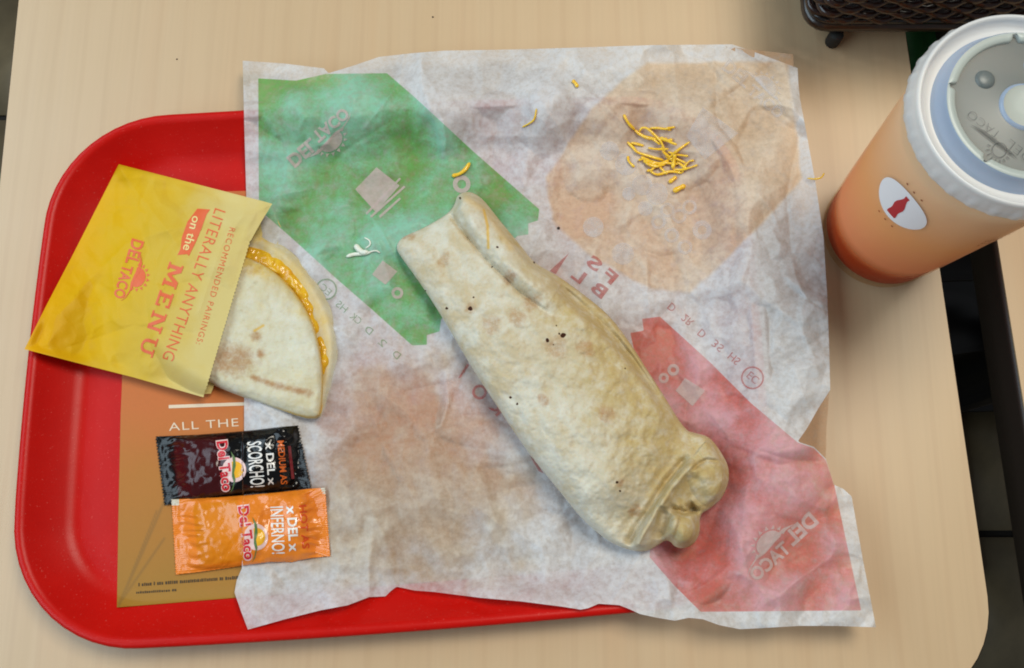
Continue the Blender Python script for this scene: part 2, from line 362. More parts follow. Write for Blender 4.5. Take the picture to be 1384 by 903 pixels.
def make_bag():
    m, nt, b = new_mat('yellow_bag_paper'); v = attr(nt, 'fade'); f = noise(nt, 60, 5, .6); f2 = noise(nt, 18, 3, .5)
    t = math_(nt, 'ADD', v, math_(nt, 'MULTIPLY', math_(nt, 'SUBTRACT', math_(nt, 'ADD', math_(nt, 'MULTIPLY', f, .5), math_(nt, 'MULTIPLY', f2, .5)), .5), .55))
    c = ramp(nt, t, [(0, lin(224, 164, 4)), (.35, lin(218, 174, 16)), (.7, lin(212, 178, 62)), (1, lin(214, 194, 126))])
    L(nt, c, b.inputs['Base Color']); b.inputs['Roughness'].default_value = .45; b.inputs['Specular IOR Level'].default_value = .15; b.inputs['Alpha'].default_value = .94
    bump(nt, noise(nt, 120, 5, .6), .25, .001, b); return m
M['bag'] = make_bag()
M['bag_ink'] = simple('orange_red_ink', lin(224, 100, 52), .5)
M['bag_knock'] = simple('pale_yellow_ink', lin(232, 212, 140), .5)
def make_foil(name, a, win, rough, wmix, spec=.5):
    m, nt, b = new_mat(name); c = mixc(nt, math_(nt, 'MULTIPLY', step_(nt, attr(nt, 'window'), 0, 1), wmix), a, win); c = mixc(nt, step_(nt, attr(nt, 'clear'), .4, .6), c, lin(206, 196, 176))
    L(nt, c, b.inputs['Base Color']); b.inputs['Roughness'].default_value = rough; b.inputs['Specular IOR Level'].default_value = spec; b.inputs['Coat Weight'].default_value = .35; b.inputs['Coat Roughness'].default_value = .08
    bump(nt, noise(nt, 75, 3, .5, dist=1.0), .55, .0022, b); return m
M['foil_black'] = make_foil('black_glossy_film', lin(10, 9, 10), lin(66, 12, 16), .2, .85, .25)
M['foil_orange'] = make_foil('orange_glossy_film', lin(232, 130, 34), lin(220, 128, 2), .28, .9)
M['ink_white'] = simple('packet_white_ink', lin(232, 226, 220), .35, coat=.3)
M['ink_red'] = simple('packet_red_ink', lin(206, 34, 48), .35, coat=.3)
M['ink_pink'] = simple('packet_pale_pink_ink', lin(236, 200, 196), .35, coat=.3)
M['ink_yellow'] = simple('packet_yellow_ink', lin(238, 176, 30), .35, coat=.3)
M['ink_green'] = simple('packet_green_ink', lin(86, 118, 66), .35, coat=.3)
M['ink_mint'] = simple('packet_mint_ink', lin(170, 200, 170), .35, coat=.3)
M['ink_orange'] = simple('packet_orange_ink', lin(214, 100, 30), .35, coat=.3)
M['ink_deep'] = simple('packet_deep_orange_ink', lin(218, 76, 22), .35, coat=.3)
M['ink_wine'] = simple('packet_wine_ink', lin(122, 26, 34), .35, coat=.3)
def make_cupwall():
    m, nt, b = new_mat('frosted_cup_plastic'); nt.nodes.remove(b); out = nt.nodes['Material Output']
    df = N(nt, 'ShaderNodeBsdfDiffuse'); df.inputs[0].default_value = lin(255, 214, 168); tr = N(nt, 'ShaderNodeBsdfTranslucent'); tr.inputs[0].default_value = lin(255, 232, 208)
    tp = N(nt, 'ShaderNodeBsdfTransparent'); tp.inputs[0].default_value = (1, .95, .88, 1); gl = N(nt, 'ShaderNodeBsdfGlossy'); gl.inputs['Roughness'].default_value = .3
    m1 = N(nt, 'ShaderNodeMixShader'); m1.inputs[0].default_value = .5; L(nt, df.outputs[0], m1.inputs[1]); L(nt, tr.outputs[0], m1.inputs[2])
    sz = N(nt, 'ShaderNodeSeparateXYZ'); L(nt, N(nt, 'ShaderNodeTexCoord').outputs['Object'], sz.inputs[0])
    m2 = N(nt, 'ShaderNodeMixShader'); L(nt, math_(nt, 'SUBTRACT', .95, math_(nt, 'MULTIPLY', step_(nt, sz.outputs[2], .024, .042), .57)), m2.inputs[0]); L(nt, m1.outputs[0], m2.inputs[1]); L(nt, tp.outputs[0], m2.inputs[2])
    m3 = N(nt, 'ShaderNodeMixShader'); m3.inputs[0].default_value = .03; L(nt, m2.outputs[0], m3.inputs[1]); L(nt, gl.outputs[0], m3.inputs[2]); L(nt, m3.outputs[0], out.inputs[0]); return m
M['cup'] = make_cupwall()
def make_drink():
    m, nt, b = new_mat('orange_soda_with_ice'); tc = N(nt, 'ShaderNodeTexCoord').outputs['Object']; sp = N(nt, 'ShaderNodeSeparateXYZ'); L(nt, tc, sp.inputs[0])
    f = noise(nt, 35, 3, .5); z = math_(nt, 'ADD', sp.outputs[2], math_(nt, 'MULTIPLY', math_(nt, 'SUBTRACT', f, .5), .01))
    c = ramp(nt, math_(nt, 'DIVIDE', z, .15), [(0, lin(166, 48, 2)), (.16, lin(182, 58, 2)), (.26, lin(255, 130, 8)), (.55, lin(255, 186, 92)), (.86, lin(255, 232, 208))])  # darker orange towards the base, paler towards the top
    L(nt, c, b.inputs['Base Color']); b.inputs['Roughness'].default_value = .4; b.inputs['Specular IOR Level'].default_value = .1; b.inputs['Subsurface Weight'].default_value = .25; b.inputs['Subsurface Radius'].default_value = (.02, .008, .003); b.inputs['Subsurface Scale'].default_value = .6; return m
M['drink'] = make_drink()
def make_lid(name, col, alpha, rough=.3):
    m, nt, b = new_mat(name); b.inputs['Base Color'].default_value = col; b.inputs['Roughness'].default_value = rough; b.inputs['Alpha'].default_value = alpha
    b.inputs['Subsurface Weight'].default_value = .15; b.inputs['Subsurface Radius'].default_value = (.004, .004, .004); return m
M['lid'] = make_lid('milky_lid_plastic', lin(228, 230, 232), .72)
M['lid_wall'] = make_lid('blue_tinted_lid_plastic', lin(152, 176, 206), .72, .2)  # blue window light on the lid walls, put into their colour
M['lid_ring'] = make_lid('pale_grey_lid_plastic', lin(190, 200, 196), .72)
M['lid_floor'] = make_lid('grey_clear_lid_plastic', lin(104, 113, 114), .80, .35)
M['lid_mark'] = see_through('moulded_lid_mark', lin(52, 58, 60), .5)  # flat dark tone painted for the shade of raised lid lettering
M['sticker'] = simple('white_label', lin(250, 250, 254), .4)
M['bottle_red'] = simple('red_label_ink', lin(196, 20, 36), .4)
M['brown_ink'] = simple('brown_cup_print', lin(140, 62, 30), .5)
M['wicker'] = simple('brown_glossy_reed', lin(40, 17, 11), .28, var=.4, vscale=120, coat=.4)
M['wire'] = simple('black_glossy_wire', lin(22, 18, 18), .22, coat=.5)
M['rail'] = simple('dark_brown_rail', lin(44, 28, 18), .3, coat=.4)
M['rubber'] = simple('black_rubber', lin(30, 27, 24), .7)

# ------------------------------------------------------------------ flat print laid onto surfaces
_TX = {}
def text2d(s, bold=0.0, spacing=1.0):
    k = (s, bold, spacing)
    if k not in _TX:
        cu = bpy.data.curves.new('t', 'FONT'); cu.body = s; cu.offset = bold; cu.resolution_u = 3; cu.space_character = spacing; o = bpy.data.objects.new('t', cu); COL.objects.link(o)
        dg = bpy.context.evaluated_depsgraph_get(); dg.update(); me = bpy.data.meshes.new_from_object(o.evaluated_get(dg))
        V = np.array([v.co[:2] for v in me.vertices]); F = [list(p.vertices) for p in me.polygons]
        bpy.data.objects.remove(o); bpy.data.curves.remove(cu); bpy.data.meshes.remove(me)
        V[:, 0] -= V[:, 0].min(); cap = .73
        _TX[k] = (V / [V[:, 0].max(), cap], F)
    return _TX[k]
def poly2d(p):
    t = tessellate_polygon([[Vector((x, y, 0)) for x, y in p]]); return np.array(p, float), [list(f) for f in t]
def drape(name, V2, F, to_px, fz, mat, parent, off=.0002, maxlen=5.0):
    bm = bmesh.new(); uv = to_px(np.asarray(V2, float)); vs = [bm.verts.new((x, y, 0)) for x, y in uv]
    for f in F:
        try: bm.faces.new([vs[i] for i in f])
        except ValueError: pass
    bmesh.ops.remove_doubles(bm, verts=bm.verts, dist=1e-4); bmesh.ops.triangulate(bm, faces=bm.faces)
    for _ in range(6):
        E = [e for e in bm.edges if e.calc_length() > maxlen]
        if not E: break
        bmesh.ops.subdivide_edges(bm, edges=E, cuts=1); bmesh.ops.triangulate(bm, faces=[f for f in bm.faces if len(f.verts) > 3])
    q = np.array([v.co[:2] for v in bm.verts]); z = fz(q[:, 0], q[:, 1]) + off; W = P(q[:, 0], q[:, 1], z)
    for v, c in zip(bm.verts, W): v.co = c
    bmesh.ops.recalc_face_normals(bm, faces=bm.faces)
    for f in bm.faces:
        if f.normal.z < 0: f.normal_flip()
    return bm_obj(name, bm, mat, parent)
def frame(a, b, h, mirror=False, shear=0.0):
    a = np.array(a, float); b = np.array(b, float); d = b - a; u = d / np.hypot(*d); up = np.array([u[1], -u[0]]) * h * (-1 if mirror else 1)
    return lambda V: a + V[:, :1] * d + V[:, 1:] * up + V[:, 1:] * shear * d
def print_text(name, s, a, b, h, fz, mat, parent, mirror=False, bold=0.0, off=.0002, spacing=1.0, shear=0, maxlen=5.0):
    V, F = text2d(s, bold, spacing); return drape(name, V, F, frame(a, b, h, mirror, shear), fz, mat, parent, off, maxlen)
def print_poly(name, p, fz, mat, parent, off=.00018, maxlen=5.0, to=lambda V: V):
    V, F = poly2d(p); return drape(name, V, F, to, fz, mat, parent, off, maxlen)
def ring_poly(name, c, r0, r1, fz, mat, parent, off=.0002, n=28):
    a = np.linspace(0, 2 * math.pi, n, endpoint=False); V = np.concatenate([np.stack([c[0] + r * np.cos(a), c[1] + r * np.sin(a)], 1) for r in (r0, r1)])
    return drape(name, V, [[i, (i + 1) % n, n + (i + 1) % n, n + i] for i in range(n)], lambda V: V, fz, mat, parent, off)
def disc(c, r, n=20, sx=1.0): return [(c[0] + r * sx * math.cos(t), c[1] + r * math.sin(t)) for t in np.linspace(0, 2 * math.pi, n, endpoint=False)]
SUN = [(.60 + .17 * math.cos(t), 1.35 + .80 * math.sin(t)) for t in np.linspace(-.35, math.pi + .25, 16)]
SWOOSH = [(.22, 1.18), (.36, 1.52), (.52, 1.50), (.66, 1.25), (.80, 1.30), (.98, .98), (1.06, .62), (.96, .92), (.84, 1.12), (.72, 1.02), (.58, 1.12), (.44, 1.28), (.34, 1.26)]
def rays():
    o = []
    for t in np.linspace(-.1, math.pi + .1, 9):
        c, s = math.cos(t), math.sin(t); e = .07; o.append([(.60 + .195 * math.cos(t - e * 2), 1.35 + .92 * math.sin(t - e * 2)), (.60 + .25 * c, 1.35 + 1.22 * s), (.60 + .195 * math.cos(t + e * 2), 1.35 + .92 * math.sin(t + e * 2))])
    return o
def logo(a, b, h, fz, parent, mirror, ink, sun=None, hill=None, back=None, bold=.038, off=.0002, ml=5.0):
    fr = frame(a, b, h, mirror)
    if back:
        V, F = text2d('Del Taco', .075); drape('logo_outline', V * [1.05, 1] - [.025, 0], F, fr, fz, back, parent, off, ml)
        c = [(.60 + .25 * math.cos(t), 1.30 + 1.12 * math.sin(t)) for t in np.linspace(0, 2 * math.pi, 20, endpoint=False)]; print_poly('logo_halo', c, fz, back, parent, off - .00005, ml, fr)
        off += .00012
    V, F = text2d('DEL' if not back else 'Del Taco', bold)
    if back: drape('logo_lettering', V, F, fr, fz, ink, parent, off, ml)
    else:
        drape('logo_lettering', V * [.42, 1.15], F, fr, fz, ink, parent, off, ml); V, F = text2d('TACO', bold); drape('logo_lettering', V * [.56, 1.0] + [.46, -.15], F, fr, fz, ink, parent, off, ml)
    print_poly('logo_sun', SUN, fz, sun or ink, parent, off, ml, fr)
    if not back:
        V, F = [], []
        for r in rays(): F.append([len(V), len(V) + 1, len(V) + 2]); V += r
        drape('logo_rays', np.array(V), F, fr, fz, ink, parent, off, ml)
    print_poly('logo_hill', SWOOSH if back else [(x, y - .04) for x, y in SWOOSH], fz, hill or ink, parent, off + .00008, ml, fr)

# ------------------------------------------------------------------ setting: floor, tables
FZ = -0.74
fl = bpy.data.objects.new('floor', None)
bm = bmesh.new(); box(bm, (0, 0, FZ - .012), (4.4, 4.4, .02)); fl = bm_obj('floor', bm, M['grout'], None, False); tag(fl, kind='structure')
bm = bmesh.new(); box(bm, (0, 0, 0), (.194, .194, .008), .0015); t0 = bm_obj('tile', bm, M['tile'], fl)
g0 = P(1310, 521, FZ)
random.seed(4); first = True
for i in range(-12, 7):
    for j in range(-6, 7):
        o = t0 if first else link(t0.copy(), fl); first = False
        o.location = (g0[0] + .03 + i * .203, g0[1] + .1015 + j * .203, FZ + .0015 + random.uniform(-.0004, .0004))

TA = math.radians(1.85)
def rrect(cx0, cy0, cx1, cy1, r, n=10):
    o = []
    for (x, y, a) in ((cx1 - r, cy1 - r, 0), (cx0 + r, cy1 - r, 90), (cx0 + r, cy0 + r, 180), (cx1 - r, cy0 + r, 270)):
        for k in range(n + 1): t = math.radians(a + 90 * k / n); o.append((x + r * math.cos(t), y + r * math.sin(t)))
    return o
def table(x0, y0, x1, y1, r, pivot):
    t = empty('dining_table', (pivot[0], pivot[1], FZ)); c, s = math.cos(TA), math.sin(TA)
    def W(p): return pivot[0] + c * p[0] - s * p[1], pivot[1] + s * p[0] + c * p[1]
    ring = [W(p) for p in rrect(x0, y0, x1, y1, r)]; n = len(ring); V = []; rin = [W(p) for p in rrect(x0 + .0015, y0 + .0015, x1 - .0015, y1 - .0015, r - .0015)]
    V = [(*p, 0) for p in rin] + [(*p, -.030) for p in rin]
    F = [list(range(n)), list(range(n, 2 * n))[::-1]] + [[n + i, n + (i + 1) % n, (i + 1) % n, i] for i in range(n)]
    mesh_obj('tabletop', V, F, M['wood'], t, False)
    V = []
    for ins, z in ((.0013, -.001), (0.0002, -.0018), (0, -.0045), (0, -.031), (.002, -.034), (.012, -.034)):
        V += [(*W(p), z) for p in rrect(x0 + ins, y0 + ins, x1 - ins, y1 - ins, r - ins)]
    F = [[k * n + (i + 1) % n, k * n + i, (k + 1) * n + i, (k + 1) * n + (i + 1) % n] for k in range(5) for i in range(n)]
    mesh_obj('edge_band', V, F, M['band'], t)
    px, py = W(((x0 + x1) / 2, (y0 + y1) / 2))
    V, F = tube([(px, py, FZ + .03), (px, py, -.035)], .04, 20); mesh_obj('pedestal', V, F, M['black_metal'], t)
    bm = bmesh.new(); box(bm, (px, py, FZ + .022), (.50, .06, .03), .008, TA); box(bm, (px, py, FZ + .0225), (.06, .50, .031), .008, TA); bm_obj('pedestal_foot', bm, M['black_metal'], t)
    return t
t1 = table(-.2850, -.219, .2855, .52, .056, (-.027, 0.005)); tag(t1, 'pale maple laminate table under the red tray, with rounded corner and dark edge', 'table', 'restaurant tables')
t2 = table(0, -.4, .57, .52, .056, (.2925, .020)); tag(t2, 'second maple laminate table at the right, beyond the narrow dark gap', 'table', 'restaurant tables')
a, b = P(1216, 20, -.05), P(1240, 175, -.05)
V, F = tube([a + [0.012, 0.10, 0], b + [0.012, -.02, 0]], .014, 12)
gr = empty('green_chair', (float(a[0]), float(a[1]), FZ)); tag(gr, 'dark green metal chair back tucked between the two tables, behind the cup', 'chair')
mesh_obj('back_rail', V, F, M['green_paint'], gr)
for q in (a, b):
    V, F = tube([q + [.012, 0.02, 0], q + [.012, 0.02, FZ + .12]], .009, 10); mesh_obj('leg', V, F, M['green_paint'], gr)
V, F = [], []
bm = bmesh.new(); box(bm, (float(a[0]) + .18, float((a[1] + b[1]) / 2), -.30), (.34, .15, .02), .006, TA); bm_obj('seat', bm, M['black_metal'], gr)
q = P(1290, 425, -.45); bm = bmesh.new(); box(bm, (float(q[0]), float(q[1]), -.46), (.16, .085, .02), .006, math.radians(8))
cs = empty('stool', (float(q[0]), float(q[1]), FZ)); tag(cs, 'black stool seat low down in the gap just below the cup', 'stool'); bm_obj('seat', bm, M['black_metal'], cs)
V, F = tube([(q[0], q[1], FZ + .004), (q[0], q[1], -.47)], .02, 14); mesh_obj('post', V, F, M['black_metal'], cs)

# ------------------------------------------------------------------ tray
RZ = .0205
def inter(a, b, c, d):
    A = np.array([b - a, -(d - c)]).T; t = np.linalg.solve(A, c - a); return a + t[0] * (b - a)
w2 = lambda x, y: P(x, y, RZ)[:2]
tl, tr_ = w2(180, 155.5), w2(330, 149.5); bl, br = w2(230, 874), w2(800, 832); l0, l1 = w2(44, 370), w2(15, 640)
l0, l1 = l0 + (l1 - l0) * -.3 + [.0030, 0], l1 + [.0036, 0]
C = [inter(l0, l1, tl, tr_), inter(l0, l1, bl, br)]
dirT = (tr_ - tl) / np.hypot(*(tr_ - tl)); dirB = (br - bl) / np.hypot(*(br - bl))
C = [C[0], C[1], C[1] + dirB * .412, C[0] + dirT * .412]          # TL, BL, BR, TR  (counter-clockwise)
def rquad(ins, r, n=14, bulge=.0016):
    q = np.array(C); cen = q.mean(0); o = []
    ln = []
    for i in range(4):
        a, b = q[i], q[(i + 1) % 4]; d = (b - a) / np.hypot(*(b - a)); nn = np.array([-d[1], d[0]]); ln.append((a + nn * ins, b + nn * ins))
    cs = [inter(*ln[i - 1], *ln[i]) for i in range(4)]
    for i in range(4):
        p = cs[i]; u = cs[i - 1] - p; v = cs[(i + 1) % 4] - p; u /= np.hypot(*u); v /= np.hypot(*v); ang = math.acos(u @ v); t = r / math.tan(ang / 2)
        a = p + u * t; b = p + v * t; bis = (u + v) / np.hypot(*(u + v)); c = p + bis * (r / math.sin(ang / 2))
        t0 = math.atan2(*(a - c)[::-1]); t1 = math.atan2(*(b - c)[::-1])
        if t1 < t0: t1 += 2 * math.pi
        arc = [c + r * np.array([math.cos(s), math.sin(s)]) for s in np.linspace(t0, t1, n)]
        o += arc
        nb = cs[(i + 1) % 4]; nd = (nb - p); nd /= np.hypot(*nd); e = nb - nd * t
        for s in np.linspace(0, 1, 14)[1:-1]: o.append(b + (e - b) * s + np.array([nd[1], -nd[0]]) * bulge * 4 * s * (1 - s))
    return np.array(o)
TR_OUT = rquad(0, .070)
prof = [(.012, .0006), (.009, .0016), (.0015, .0155), (0.0002, .0178), (0, .0192), (.0008, .0204), (.0024, .0210), (.0044, .0206), (.0060, .0192), (.0078, .0168), (.0200, .0062), (.0232, .0041), (.0262, .0032), (.0290, .0029), (.036, .0028)]
V = []; rings = [rquad(i, .070 - i) for i, z in prof]; n = len(rings[0])
for (i, z), R in zip(prof, rings): V += [(*p, z) for p in R]
F = [[k * n + (i + 1) % n, k * n + i, (k + 1) * n + i, (k + 1) * n + (i + 1) % n][::-1] for k in range(len(prof) - 1) for i in range(n)]
F.append([(len(prof) - 1) * n + i for i in range(n)]); F.append([i for i in range(n)][::-1])
tray = mesh_obj('serving_tray', V, F, M['tray'], None, True); tag(tray, 'red plastic serving tray with raised rim lying on the maple table', 'tray')
def tray_in(X, Y): return sdf(X, Y, TR_OUT)
def prof_z(d): return np.interp(d, [p[0] for p in prof[4:]], [p[1] for p in prof[4:]])

# ------------------------------------------------------------------ placemat
pm_poly = [(164, 262), (335, 258), (930, 250), (955, 500), (940, 756), (600, 785), (330, 807), (158, 821), (160, 700), (163, 560), (165, 515)]
def z_pm(x, y, sd):
    g = P(x, y, .004); d = tray_in(g[..., 0], g[..., 1]); return np.maximum(.0036 + .0003 * fbm(x, y, 120, 2, 3), prof_z(d) + .0006)
def streak(x, y, sd):
    s = 0 * x
    for pl, wd in (([(161, 816), (190, 752), (240, 636)], 2.2), ([(164, 812), (222, 728)], 1.8), ([(160, 822), (180, 770), (212, 690)], 1.4)): s = np.maximum(s, np.exp(-(line(x, y, pl)[0] / wd) ** 2))
    return s
pm, f_pm = mound('placemat', pm_poly, 2.0, z_pm, M['placemat'], None, None, attrs={'down': lambda x, y, s: np.clip((y - 300) / 500, 0, 1), 'streak': streak})
tag(pm, 'orange to gold printed paper placemat lying on the red tray floor', 'placemat')
print_text('lettering', 'ALL THE', (228.5, 582.5), (322.5, 576), 11.5, f_pm, M['white_ink'], pm, bold=-.004, spacing=1.12)
print_poly('printed_rule', [(228, 552), (228, 547.5), (332, 543.5), (332, 548)], f_pm, M['white_ink'], pm)
random.seed(8)
for (xa, ya, xb, yb, h) in ((187, 792.5, 324, 782.5, 4.6), (184, 802.5, 237, 799, 3.2)):
    V, F = [], []; x = xa
    while x < xb:
        wd = random.uniform(1.2, 2.6); y = ya + (yb - ya) * (x - xa) / (xb - xa); hh = h * random.uniform(.75, 1); k = len(V)
        V += [(x, y), (x + wd, y), (x + wd, y - hh), (x, y - hh)]; F.append([k, k + 1, k + 2, k + 3]); x += wd + (random.uniform(.7, 1.1) if random.random() > .13 else 3.0)
    drape('small_print', np.array(V), F, lambda V: V, f_pm, M['dark_ink'], pm)

# ------------------------------------------------------------------ wrapper paper
PAPER = [(328, 82), (385, 86), (438, 92.5), (444, 99), (480, 88), (512, 77), (556, 72), (600, 68.5), (690, 67), (760, 65), (880, 61), (990, 60), (1030, 74), (1078, 92), (1079, 112), (1081, 132), (1090, 180), (1102, 246), (1113, 320), (1118, 400), (1121, 480), (1122, 527), (1106, 552), (1090, 580), (1078, 597), (1100, 604), (1116, 620), (1127, 655), (1140, 661), (1151, 671), (1166, 755), (1184, 848), (1130, 846), (1080, 846), (1030, 849), (1000, 850.5), (972, 845), (950, 837), (931, 835), (912, 839), (888, 835), (865, 830), (850, 823), (837, 818), (809, 816), (795, 822), (785, 824), (760, 820), (705, 813), (649, 808), (586, 800), (560, 798), (536, 793), (528, 799), (521, 806), (499, 807), (470, 818), (433, 825), (385, 837), (335, 851), (325, 824), (317, 801), (320, 784), (327, 768), (329, 700), (330, 620), (330, 540), (332, 430), (334, 300), (331, 200)]
GREEN = [(349, 106), (400, 109), (440, 100), (523, 99), (560, 131), (640, 205), (729, 283), (727, 298), (714, 302), (714, 317), (699, 319), (640, 380), (596, 432), (594, 448), (577, 453), (577, 466), (557, 467), (500, 416), (455, 377), (420, 345), (390, 318), (350, 283)]
REDP = [(857, 474), (852, 450), (870, 447), (868, 431), (892, 428), (960, 490), (1015, 545), (1078, 598), (1100, 606), (1116, 622), (1128, 657), (1146, 742), (1164, 825), (1050, 826), (947, 827), (910, 790), (878, 753), (890, 600)]
PEACH = [(876, 84), (1064, 84), (1070, 140), (1073, 160), (1085, 240), (1035, 295), (985, 347), (932, 398), (880, 388), (800, 350), (748, 298), (738, 240), (800, 148), (853, 100)]
BROWN = [(472, 520), (500, 503), (560, 506), (594, 512), (606, 470), (630, 551), (659, 587), (680, 637), (686, 685), (700, 770), (560, 778), (440, 772), (400, 700), (425, 640), (452, 590)]
rng = np.random.default_rng(11)
CREASES = [([(565, 70), (572, 120), (588, 165), (600, 205)], .0040, 10), ([(598, 160), (603, 190), (598, 215)], .0024, 5), ([(735, 75), (730, 170), (722, 215), (690, 270)], .0026, 22), ([(858, 84), (850, 120), (800, 180)], .0020, 12),
           ([(990, 60), (1060, 100), (1079, 112)], -.0016, 8), ([(980, 545), (1025, 512), (1075, 487), (1120, 470)], -.0026, 7), ([(1000, 540), (1060, 500), (1122, 490)], .0022, 14), ([(820, 700), (880, 712), (930, 800)], .0022, 10),
           ([(868, 720), (900, 770), (912, 838)], .0034, 9), ([(820, 640), (960, 560), (1100, 545)], .0012, 18), ([(980, 600), (1050, 628), (1115, 622)], -.0022, 7), ([(990, 620), (1060, 610), (1095, 606)], .0022, 12), ([(420, 300), (436, 360), (470, 420)], .0018, 12),
           ([(400, 120), (420, 180), (440, 260)], .0028, 28), ([(345, 200), (400, 300), (430, 330)], -.0018, 20), ([(505, 700), (498, 770), (500, 806)], .0028, 8), ([(536, 792), (525, 740), (480, 640)], .0024, 10), ([(430, 826), (470, 770), (500, 690)], -.0018, 9),
           ([(325, 770), (430, 762), (640, 775), (800, 770)], .0016, 10), ([(570, 590), (596, 575), (606, 545), (602, 500)], .0034, 6), ([(640, 620), (665, 690), (690, 745)], .0022, 9), ([(480, 640), (482, 720)], .0026, 12), ([(740, 720), (790, 690), (812, 735)], .0018, 6), ([(620, 690), (612, 720)], .0024, 9),
           ([(450, 100), (500, 180), (490, 240)], .0018, 22), ([(540, 110), (520, 200), (560, 300)], -.0022, 24), ([(640, 80), (655, 150), (700, 210)], -.0022, 20), ([(770, 70), (780, 150), (760, 210)], -.0016, 14), ([(1090, 130), (1040, 200), (960, 250)], .0014, 16), ([(920, 240), (935, 290), (985, 330)], .0014, 16)]
RC = []
for _ in range(150):
    c0 = np.array([rng.uniform(330, 1140), rng.uniform(80, 840)]); an = rng.uniform(0, math.pi); ll = rng.uniform(25, 110); d = np.array([math.cos(an), math.sin(an)]) * ll; k = np.array([-d[1], d[0]]) * rng.uniform(-.25, .25)
    RC.append((np.array([c0 - d, c0 + k, c0 + d]), rng.choice([-1, 1]) * rng.uniform(.0005, .0016), rng.uniform(3, 10)))
TRI = [(rng.uniform(0, math.pi), rng.uniform(70, 190), rng.uniform(0, 1), rng.uniform(.3, .8)) for _ in range(7)]
wrk = {}
def z_paper(x, y, sd):
    z = np.full(x.shape, .012)
    for _ in range(5):
        g = P(x, y, z); d = tray_in(g[..., 0], g[..., 1]); right = ss(.02, .12, g[..., 0])
        inner = np.where(d > .004, 0.0072 + .0154 * (.5 + .5 * np.cos(np.pi * np.clip((d - .004) / .029, 0, 1))), .0226)
        z = z * .3 + .7 * np.where(d > 0, inner, .0226 - (.0200 - .0165 * right) * ss(.0, .075 + .05 * right, -d))
    over = ss(-.005, .05, -d)
    wr = 0 * x
    for pl, a, wd in CREASES + RC:
        pl = np.asarray(pl, float); lo = pl.min(0) - 4 * wd; hi = pl.max(0) + 4 * wd; m = (x > lo[0]) & (x < hi[0]) & (y > lo[1]) & (y < hi[1])
        if m.any():
            s, r = line(x[m], y[m], pl); k = np.abs(s) / wd; sh = np.exp(-k * 1.1) * (1 - np.exp(-3 * k) * .25); wr[m] += a * sh * (np.clip(4 * r * (1 - r), 0, 1) ** .5 * .85 + .15)
    wx = x + 22 * fbm(x, y, 130, 2, 21); wy = y + 22 * fbm(x, y, 130, 2, 31)
    for an, lam, ph, am in TRI:
        t = (wx * math.cos(an) + wy * math.sin(an)) / lam + ph; wr = wr + .0009 * am * (np.abs(t - np.round(t)) * 4 - 1)
    wr = wr + .0011 * fbm(x, y, 95, 3, 5) + .00022 * fbm(x, y, 16, 3, 8)
    edge = np.exp(-sd / 28) * (.0022 * fbm(x, y, 60, 2, 77) + .001) * ss(.0, .03, -d + .03)
    wr = wr + .0052 * crumple(x, y, 74, 3) + .0021 * crumple(x, y, 31, 9) * (.4 + .6 * ss(-.3, .4, fbm(x, y, 120, 2, 91)))
    wrk['lift'] = wr; z = z + wr * (1.0 + .4 * over) + edge
    lo = np.where(d > 0, np.interp(d, [0, .006, .0078, .0185, .0245, .03], [.0222, .0218, .0200, .0098, .0058, .0042]), .0010 + .0212 * ss(-.014, -.001, d))
    return np.maximum(z, lo + .0002 * (1 + fbm(x, y, 40, 2, 9)))
def lift_f(x, y):
    z_paper(x, y, 0 * x + 50); return wrk['lift']
def grease(x, y, s):
    g = ss(60, 0, np.hypot(x - 900, y - 215)) * .25 + ss(210, 90, np.hypot((x - 540) , (y - 640))) * 1.3 * ss(-.7, .2, fbm(x, y, 50, 3, 4))
    return np.clip(g + .2 * ss(260, 60, np.hypot(x - 760, y - 520)) - .5 * ss(740, 800, x) * ss(420, 330, y) + .25 * fbm(x, y, 80, 3, 44), 0, 1)
paper, f_pa = mound('food_wrapper', PAPER, 1.5, z_paper, M['paper'], None, None, attrs={'green': lambda x, y, s: sdf(x, y, GREEN), 'red': lambda x, y, s: sdf(x, y, REDP), 'peach': lambda x, y, s: (sdf(x, y, PEACH) + 2 * fbm(x, y, 40, 3, 61)) / 7,
    'brown': lambda x, y, s: (sdf(x, y, chaikin(BROWN, 1)) + 40 * fbm(x, y, 45, 4, 6)) / 95, 'grease': grease, 'lift': lambda x, y, s: np.clip(.5 + lift_f(x, y) / .0110, 0, 1)})
tag(paper, 'creased translucent waxed wrapper with green, red and peach printed corner bands under the burrito', 'wrapper')
mound('folded_corner', [(980, 63), (1072, 73.5), (1072.5, 96), (1040, 92)], 2, lambda x, y, s: f_pa(np.minimum(x, 1060), np.maximum(y, 96)) - .0012, M['paper'], paper)
mound('folded_corner', [(1085, 560), (1121, 528), (1117, 580), (1116, 622), (1095, 612), (1070, 596)], 2, lambda x, y, s: f_pa(np.minimum(x, 1068), np.maximum(y, 602)) * 0 + .0085 + .006 * ss(1120, 1075, x), M['paper'], paper)
W_, FA, GI, RI = M['pr_white'], M['pr_faint'], M['pr_green'], M['pr_red']
o_ = .00035
logo((387, 214), (464, 148), 16, f_pa, paper, True, W_, off=o_, ml=3)
logo((1107, 706), (1022, 783), 18, f_pa, paper, True, W_, off=o_, ml=3)
logo((975, 92), (1052, 158), 15, f_pa, paper, False, FA, off=o_, ml=3)
print_poly('printed_box', [(509, 226), (540, 251), (508, 287), (480, 256)], f_pa, W_, paper, o_, 3)
for q in ([(494, 288), (540, 240), (542, 242), (496, 290.5)], [(500, 292), (546, 251), (548, 253), (502, 294.5)], [(512, 292), (540, 267), (542, 269), (514, 295)]): print_poly('printed_rule', q, f_pa, W_, paper, o_, 3)
